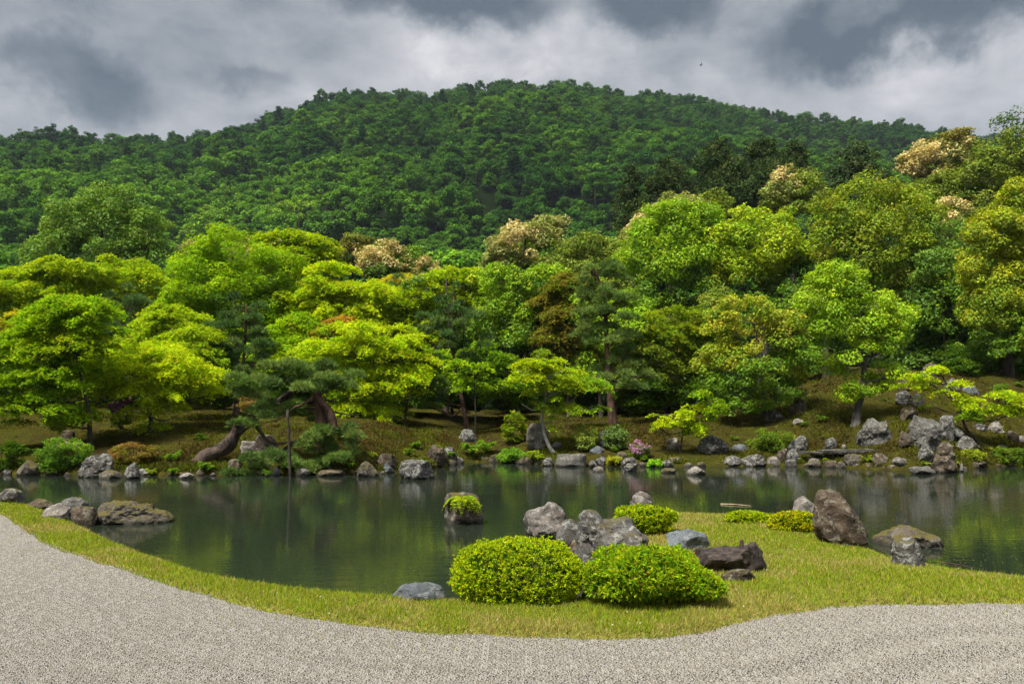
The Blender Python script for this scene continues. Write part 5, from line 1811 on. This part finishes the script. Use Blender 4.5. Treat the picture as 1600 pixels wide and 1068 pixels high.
for lb, px, py, r, kw in (
        ('bright fern on the bank left of the leaning trunk', 270, 722, 20, {}), ('fern at the waterline below the bright bank fern', 272, 742, 14, {}),
        ('fern at the foot of the leaning trunk', 322, 738, 18, dict(cols=FERN)), ('pale fern right of the white streaked rock', 236, 742, 12, dict(cols=FERNY)),
        ('fern under the wooden prop', 418, 744, 12, {}), ('fern in the shade below the leaning pine', 506, 726, 20, {}), ('fern at the shore left of the mossy peaked rock', 545, 732, 16, {}),
        ('yellow fern on top of the mossy peaked rock', 582, 724, 12, dict(cols=FERNY, lift=.2)), ('fern right of the small smooth blue stone', 640, 712, 14, {}),
        ('lush fern leaning over the water left of centre', 738, 712, 26, {}), ('second lush fern right of the one left of centre', 762, 708, 22, {}),
        ('fern behind the lush ferns left of centre', 700, 716, 16, {}), ('yellow green fern at the foot of the pale trunked maple', 838, 722, 22, dict(cols=FERNY)),
        ('fern left of the yellow green fern', 822, 722, 15, {}), ('little fern on the bank above the dome shaped boulder', 1148, 688, 10, {}), ('little fern on the brown slope below the evergreen', 1285, 660, 13, {}),
        ('small fern on the slope left of the slim pale stone', 1255, 666, 9, {}), ('yellow fern on the left bridge pier', 1272, 712, 10, dict(cols=FERNY)), ('yellow fern by the left bridge slab', 1290, 722, 8, dict(cols=FERNY)),
        ('bright fern at the water between the bridge piers', 1355, 722, 12, dict(cols=FERNY)), ('yellow fern on the flat block below the tall pointed rock', 1448, 728, 10, dict(cols=FERNY)),
        ('yellow fern at the base of the tall pointed rock', 1492, 728, 10, dict(cols=FERNY)), ('fern right of the maple trunk at the right shore', 1565, 712, 16, {}), ('fern on the right slope near the edge', 1592, 604, 10, {}),
        ('fern beside the isolated boulder', 662, 734, 8, dict(lift=.25)), ('fern at the shore of the far left stones', 8, 738, 14, dict(cols=DG)),
        ('fern among stones below the upright brown rock', 960, 706, 10, {}), ('fern beside the low brown rock at the shore', 1006, 720, 9, {}), ('fern under the glowing maple', 650, 700, 14, {}), ('fern in the hollow right of the glowing maple', 680, 704, 12, {})):
    fern(lb, px, py, r, **kw)
YF = hit(722, 818) + 0.06
fern('yellow green fern growing on the stump shaped rock in the pond', 722, 776, 34, Y=YF, cols=FERNY, n=16, rise=0.02, front=True)
fern('single fern frond reaching right from the stump shaped rock', 752, 789, 15, Y=YF, cols=FERNY, n=3, rise=0.05, front=True)
fern('small yellow fern beside the purplish boulder at left', 145, 812, 9, cols=FERNY, n=6, lift=0.1)


# foreground azaleas made of leafy shoots
def azalea(label, px0, px1, pt, pb, tip, old, L, nshoot, lumps, seed, Y=None, depth=0.8, flat=0.5, lump_amp=0.12, name='azalea_bush', under=0.0, lexp=14):
    r = np.random.default_rng(seed)
    if Y is None:
        Y = hit((px0 + px1) / 2, pb)
    s = Y / FPX
    a, h = (px1 - px0) * s / 2, (pb - pt) * s
    base = P((px0 + px1) / 2, pb, Y)
    base[1] += a * depth * 0.7
    base[0] *= base[1] / Y
    base[2] = ground_any(base[0], base[1])
    a, h = a * base[1] / Y - L * .7, P(0, pt, base[1])[2] - base[2] - L * .7
    rt = root(name, base, label, 'shrub')
    C = base + UP * h * (flat - under)
    lob = nrm(r.normal(size=(lumps, 3)) + np.array([0, -.3, .35]))

    def surf(u):
        up_ = u[:, 2:3] > 0
        rad = np.where(up_, np.array([a, a * depth, h * (1 - flat)]), np.array([a, a * depth, h * flat]))
        e = 2.5
        den = (np.abs(u) ** e).sum(1, keepdims=True) ** (1 / e)
        q = u / den
        dt = np.clip((u @ lob.T).max(1), 0, 1) ** lexp
        fr = 1 - lump_amp + lump_amp * 1.15 * dt
        p = q * rad * fr[:, None]
        n = nrm(p / rad ** 2)
        return p, n, dt
    g, gs = Geo(), Geo()
    u = nrm(r.normal(size=(nshoot, 3)))
    u = u[(u[:, 2] > -0.85)]
    p, n, dt = surf(u)
    n_ = len(u)
    layer = r.random(n_)
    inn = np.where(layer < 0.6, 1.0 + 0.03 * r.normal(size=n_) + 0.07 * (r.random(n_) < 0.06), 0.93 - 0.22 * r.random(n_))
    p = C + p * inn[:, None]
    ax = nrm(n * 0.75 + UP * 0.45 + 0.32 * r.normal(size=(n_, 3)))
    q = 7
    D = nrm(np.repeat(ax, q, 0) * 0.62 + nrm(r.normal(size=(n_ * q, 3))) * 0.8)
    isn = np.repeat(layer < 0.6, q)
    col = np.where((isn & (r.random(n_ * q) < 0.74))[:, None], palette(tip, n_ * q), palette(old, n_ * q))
    ln = L * (0.7 + 0.6 * r.random(n_ * q))
    v, f = leaf_dir(np.repeat(p, q, 0), D, ln, ln * 0.38, 0.03)
    g.add(v, f, np.repeat(jitter(col, .16), 4, 0))
    for k in range(26):
        e = C + p[r.integers(0, n_)] * 0 + (p[r.integers(0, n_)] - C) * 0.8
        limb(gs, base + np.array([r.normal() * a * .18, r.normal() * a * .15, -0.05]), e, 0.014, 0.005, 5, 0.0, 6)
    v, f, c = g.out()
    put('foliage', v, f, M_LEAF, rt, col=c)
    v, f, _ = gs.out()
    put('stems', v, f, M_BARKD, rt, smooth=True)
    STAT.append((name, len(f), Y))
    return rt


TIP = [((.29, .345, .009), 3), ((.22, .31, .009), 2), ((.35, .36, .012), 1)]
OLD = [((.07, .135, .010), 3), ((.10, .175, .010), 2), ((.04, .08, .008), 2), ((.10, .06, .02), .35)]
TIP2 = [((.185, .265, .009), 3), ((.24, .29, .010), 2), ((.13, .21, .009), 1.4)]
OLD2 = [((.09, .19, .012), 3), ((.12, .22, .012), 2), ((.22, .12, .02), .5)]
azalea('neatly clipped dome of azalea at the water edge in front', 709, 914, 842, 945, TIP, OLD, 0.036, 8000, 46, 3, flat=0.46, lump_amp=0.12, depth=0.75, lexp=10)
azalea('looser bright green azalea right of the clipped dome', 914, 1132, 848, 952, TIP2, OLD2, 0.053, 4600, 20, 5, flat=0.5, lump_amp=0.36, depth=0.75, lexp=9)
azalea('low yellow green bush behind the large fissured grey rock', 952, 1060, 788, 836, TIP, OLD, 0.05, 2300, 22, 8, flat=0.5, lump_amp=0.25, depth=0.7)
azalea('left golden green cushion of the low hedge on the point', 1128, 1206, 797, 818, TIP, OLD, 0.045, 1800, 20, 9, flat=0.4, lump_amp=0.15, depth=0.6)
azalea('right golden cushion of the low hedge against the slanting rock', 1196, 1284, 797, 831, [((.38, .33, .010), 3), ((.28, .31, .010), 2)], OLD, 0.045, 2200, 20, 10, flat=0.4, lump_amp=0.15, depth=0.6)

# lawn grass
def grass():
    n = 700000
    # denser towards the viewer
    Y = 7.4 + (20.5 - 7.4) * rng.random(n) ** 1.35
    X = rng.uniform(-1, 1, n) * (0.66 * Y + 3.2)
    ok = inside(LANDP, X, Y)
    X, Y = X[ok], Y[ok]
    dge = pdist(GEDGE[::2], X, Y)
    stray = (dge < 0.05) | ((dge < 0.6) & (rng.random(len(X)) < 0.012))
    ok = ~inside(GRAVP, X, Y) | stray
    X, Y = X[ok], Y[ok]
    z = np.where(inside(GRAVP, X, Y), np.maximum(near_z(X, Y), gravel_z(X, Y)), near_z(X, Y))
    ok = z > 0.03
    X, Y, z = X[ok], Y[ok], z[ok]
    pn = np.c_[X, Y, 0 * X]
    dry = sstep(-0.25, 0.55, fbm(pn * 0.8, 61, 3) + 0.35 * vnoise(pn * 4.0, 62))
    dg = pdist(GEDGE[::2], X, Y)
    dsh = pdist(SHORE[::2], X, Y)
    H = 0.028 + 0.03 * rng.random(len(X)) + 0.035 * (rng.random(len(X)) < 0.05) + 0.02 * np.exp(-dsh / 0.25) + 0.012 * vnoise(pn * 2.0, 64)
    W = 0.0042 + 0.003 * rng.random(len(X))
    W = W * (Y / 10)
    th = rng.random(len(X)) * 6.28
    ln = rng.normal(size=(len(X), 2)) * 0.45
    V = np.empty((len(X), 3, 3))
    b = np.c_[X, Y, z - 0.004]
    sd = np.c_[np.cos(th), np.sin(th), 0 * th] * W[:, None]
    V[:, 0] = b - sd
    V[:, 1] = b + sd
    V[:, 2] = b + np.c_[ln * H[:, None], H]
    green = np.array([.18, .265, .014])
    lime = np.array([.27, .315, .02])
    straw = np.array([.37, .315, .10])
    k = rng.random(len(X))
    c = np.where((k < 0.5)[:, None], green, lime)
    c = np.where((rng.random(len(X)) < 0.16 + 0.55 * dry)[:, None], straw, c)
    c = jitter(c, .16)
    o = put('grass', V.reshape(-1, 3), np.arange(len(X) * 3).reshape(-1, 3), M_BLADE, col=np.repeat(c, 3, 0))
    tag(o, 'short yellow green grass covering the lawn strip and the point', 'grass', None, 'stuff')
    # little white and yellow flowers in the turf
    k = rng.permutation(len(X))[:70]
    g = Geo()
    for j in k:
        p = np.array([X[j], Y[j], z[j] + 0.05])
        col = (.75, .75, .7) if rng.random() < 0.75 else (.8, .6, .02)
        v, f = leaf_dir(np.repeat(p[None], 6, 0), sphere_pts(6) + UP * .6, 0.011, 0.01)
        g.add(v, f, np.tile([col], (len(v), 1)))
    v, f, c = g.out()
    tag(put('lawn_flowers', v, f, M_FLOWER, col=c), 'tiny white and yellow flowers sprinkled in the lawn', 'flowers', None, 'stuff')


grass()

# gravel of real pebbles: small patches laid side by side
peb_col = bpy.data.collections.new('pebble patches')
PS = 0.13
for k in range(6):
    g = Geo()
    n = 330
    xy = rng.uniform(-PS * .52, PS * .52, (n, 2))
    r_ = 0.0036 + 0.0042 * rng.random(n) ** 1.5
    O = np.array([(1, 0, 0), (0, 1, 0), (-1, 0, 0), (0, -1, 0), (0, 0, 1), (0, 0, -1)], float)
    T = np.array([(0, 1, 4), (1, 2, 4), (2, 3, 4), (3, 0, 4)])
    V = np.empty((n, 6, 3))
    for i_ in range(n):
        q, _ = np.linalg.qr(rng.normal(size=(3, 3)))
        V[i_] = (O * np.array([1.35, 1.0, .75]) @ q.T) * r_[i_] + np.array([xy[i_, 0], xy[i_, 1], r_[i_] * 0.35 + 0.005 * rng.random() - 0.003])
    T8 = np.array([(0, 1, 4), (1, 2, 4), (2, 3, 4), (3, 0, 4), (1, 0, 5), (2, 1, 5), (3, 2, 5), (0, 3, 5)])
    F = (T8[None] + (np.arange(n) * 6)[:, None, None]).reshape(-1, 3)
    c = np.array([0.95, 0.945, 0.915]) / GAIN * palette([((.245, .227, .2), 4), ((.30, .284, .258), 2.6), ((.19, .172, .148), 2), ((.085, .078, .07), 1.5), ((.22, .175, .13), .7), ((.36, .35, .33), .8)], n)
    o = put('pebble_patch_source', V.reshape(-1, 3), F, M_PEB, col=np.repeat(c * (1 + .12 * rng.normal(size=(n, 1))), 6, 0))
    COL.objects.unlink(o)
    peb_col.objects.link(o)
xs, ys = np.meshgrid(np.arange(-17, 13, PS), np.arange(5.6, 19.5, PS))
xs, ys = xs.ravel(), ys.ravel()
ok = (np.abs(xs) < 0.66 * ys + 3.4)
xs, ys = xs[ok], ys[ok]
dgc = pdist(GEDGE, xs, ys) * np.where(inside(GRAVP, xs, ys), 1, -1)
xs, ys = xs[dgc > -0.12], ys[dgc > -0.12]
zs = gravel_z(xs, ys)
e = 0.05
sx = (gravel_z(xs + e, ys) - gravel_z(xs - e, ys)) / (2 * e)
sy = (gravel_z(xs, ys + e) - gravel_z(xs, ys - e)) / (2 * e)
me = bpy.data.meshes.new('gravel')
me.from_pydata(np.c_[xs, ys, zs].tolist(), [], [])
for nm, typ, arr, key in (('vid', 'INT', rng.integers(0, 6, len(xs)).astype(np.int32), 'value'), ('scl', 'FLOAT', np.ones(len(xs), np.float32), 'value'),
                          ('tlt', 'FLOAT_VECTOR', np.c_[np.arctan(sy), -np.arctan(sx), 0 * sx].astype(np.float32), 'vector')):
    at = me.attributes.new(nm, typ, 'POINT')
    at.data.foreach_set(key, np.ascontiguousarray(arr).ravel())
me.materials.append(M_PEB)
gravel = bpy.data.objects.new('gravel', me)
COL.objects.link(gravel)
tag(gravel, 'pale grey gravel of small pebbles raked over the court', 'gravel', None, 'stuff')
instancer(gravel, peb_col)

# fallen leaves and petals: on the moss slope and on the water
def bank_cover():
    n = 150000
    az_ = rng.uniform(-0.78, 0.78, n)
    Y = shore_far(az_) + 0.22 + 15 * rng.random(n) ** 1.7
    X = az_ * Y
    pn = np.c_[X, Y, 0 * X]
    d = fbm(pn * 0.55, 71, 4)
    ok = rng.random(n) < sstep(-0.6, 0.5, d)
    X, Y, pn, d = X[ok], Y[ok], pn[ok], d[ok]
    m = len(X)
    b = np.c_[X, Y, terr(X, Y) - 0.01]
    near = np.exp(-(Y - shore_far(X / Y)) / 0.7)
    H = (0.05 + 0.07 * rng.random(m) + 0.12 * near * rng.random(m)) * (0.6 + 0.6 * sstep(0, .6, d)) + 0.1 * (rng.random(m) < 0.02)
    th = rng.random(m) * 6.28
    sd = np.c_[np.cos(th), np.sin(th), 0 * th] * (0.03 + 0.03 * rng.random((m, 1)))
    V = np.empty((m, 3, 3))
    V[:, 0], V[:, 1] = b - sd, b + sd
    V[:, 2] = b + np.c_[rng.normal(size=(m, 2)) * 0.05, H]
    k = sstep(-.4, .5, vnoise(pn * 0.9, 73) + 0.5 * vnoise(pn * 3, 74))[:, None]
    c = np.array([.075, .055, .014]) * (1 - k) + np.array([.10, .112, .010]) * k
    c = c * (1 - .6 * near[:, None]) + np.array([.12, .17, .014]) * .6 * near[:, None]
    tag(put('moss', V.reshape(-1, 3), np.arange(m * 3).reshape(-1, 3), M_BLADE, col=np.repeat(jitter(c, .25), 3, 0)), 'olive moss and short tufts covering the far bank', 'moss', None, 'stuff')


bank_cover()


def litter():
    n = 2600
    px = rng.uniform(200, 1600, n)
    az_ = (px - CX) / FPX
    Y = shore_far(az_) + 0.8 + 12 * rng.random(n)
    X = az_ * Y
    p = np.c_[X, Y, terr(X, Y) + 0.02]
    v, f = leaf_quads(p, UP + 0.5 * rng.normal(size=(n, 3)), 0.07, 0.045)
    c = 1.0 / GAIN * palette([((.17, .13, .065), 3), ((.1, .065, .03), 3), ((.24, .2, .13), 1)], n)
    tag(put('fallen_leaves', v, f, M_FLOWER, col=np.repeat(jitter(c), 4, 0)), 'dry fallen leaves scattered over the mossy slope', 'leaves', None, 'stuff')
    n = 130
    px = rng.normal(1500, 70, n)
    py = rng.normal(830, 45, n)
    ok = (py > 770) & (py < 905)
    px, py = px[ok], py[ok]
    Y = CAMZ * FPX / (py - HOR)
    p = np.c_[(px - CX) / FPX * Y, Y, 0 * Y + 0.006]
    v, f = leaf_quads(p, np.tile(UP, (len(p), 1)) + 0.05 * rng.normal(size=p.shape), 0.035, 0.02)
    tag(put('floating_petals', v, f, M_FLOWER, col=np.tile([[.25, .2, .1]], (len(v), 1))), 'tiny fallen petals floating on the dark water at right', 'petals', None, 'stuff')


litter()


def stick(label, a, b, z, r, c1=(0.2, 0.15, 0.08), c2=(0.32, 0.25, 0.15)):
    A = P(a[0], a[1], (CAMZ - z) * FPX / (a[1] - HOR))
    B = P(b[0], b[1], (CAMZ - z) * FPX / (b[1] - HOR))
    v, f = tube(smooth_path([A, (A + B) / 2 + np.array([0, .02, .01]), B], 8), np.linspace(r, r * .5, 8), 7, 0.15, 2)
    return tag(put('floating_stick', v, f, simple('drift wood', c1, c2, 12), smooth=True, loc=A), label, 'stick')


stick('long pale bamboo stick floating on the water beyond the point', (1126, 787), (1174, 790), 0.01, 0.02)
stick('thin brown twig half sunk in the dark water at right', (1470, 878), (1524, 887), 0.0, 0.011, (0.03, 0.02, 0.012), (0.07, 0.045, 0.025))


def bird():
    c = P(1095, 102, 160)
    rt = root('bird', c, 'lone small dark bird flying high above the ridge', 'bird')
    v, f = tube(smooth_path([c + np.array([-.3, 0, 0]), c + np.array([0, 0, .03]), c + np.array([.34, 0, .02])], 9), [.01, .05, .08, .09, .085, .08, .09, .07, .02], 8)
    put('body', v, f, M_FEATHER, rt, smooth=True)
    for sgn in (-1, 1):
        V = c + np.array([(.14, 0, .04), (.0, 0, .04), (.02, sgn * .35, .2), (.16, sgn * .35, .2), (-.02, sgn * .75, .16), (.06, sgn * .75, .16), (.15, 0, .07), (0, 0, .07), (.02, sgn * .35, .225), (.16, sgn * .35, .225), (-.02, sgn * .75, .17), (.06, sgn * .75, .17)])
        F = np.array([(0, 1, 2, 3), (3, 2, 4, 5), (7, 6, 9, 8), (8, 9, 11, 10), (0, 3, 9, 6), (3, 5, 11, 9), (2, 1, 7, 8), (4, 2, 8, 10)])
        put('wing', V, F, M_FEATHER, rt)


bird()


def mast():
    Y = 655
    X = (1297 - CX) / FPX * Y
    z = terr1(X, Y)
    g = Geo()
    top = P(1297, 176, Y)[2]
    for dx, dy in ((-1, -1), (1, -1), (1, 1), (-1, 1)):
        v, f = tube([(X + dx, Y + dy, z), (X + dx * .15, Y + dy * .15, top)], [.12, .08], 5)
        g.add(v, f)
    for k in range(8):
        t = k / 8
        q = 1 - .85 * t
        q2 = 1 - .85 * (t + .125)
        v, f = tube([(X - q, Y - q, z + (top - z) * t), (X + q2, Y - q2, z + (top - z) * (t + .125))], [.07, .07], 4)
        g.add(v, f)
    v, f, _ = g.out()
    tag(put('antenna_mast', v, f, M_STEEL, loc=(X, Y, z)), 'thin antenna mast standing on the ridge right of centre', 'mast')


mast()
# ------------------------------------------------------------------ air between garden and hill
def haze():
    x0, x1, y0, y1, z0, z1 = -1300, 1300, -25, 1000, -2.6, 330
    V = np.array([(x, y, z) for z in (z0, z1) for y in (y0, y1) for x in (x0, x1)], float)
    F = np.array([(0, 2, 3, 1), (4, 5, 7, 6), (0, 1, 5, 4), (2, 6, 7, 3), (0, 4, 6, 2), (1, 3, 7, 5)])
    m, t, out = mat('haze')
    pv = nd(t, 'ShaderNodeVolumePrincipled')
    pv.inputs['Color'].default_value = (0.72, 0.84, 1.0, 1)
    pv.inputs['Density'].default_value = HAZE
    lk(t, pv.outputs[0], out.inputs['Volume'])
    tag(put('haze', V, F, m), None, None, kind='stuff')


HAZE = 0.00008
haze()
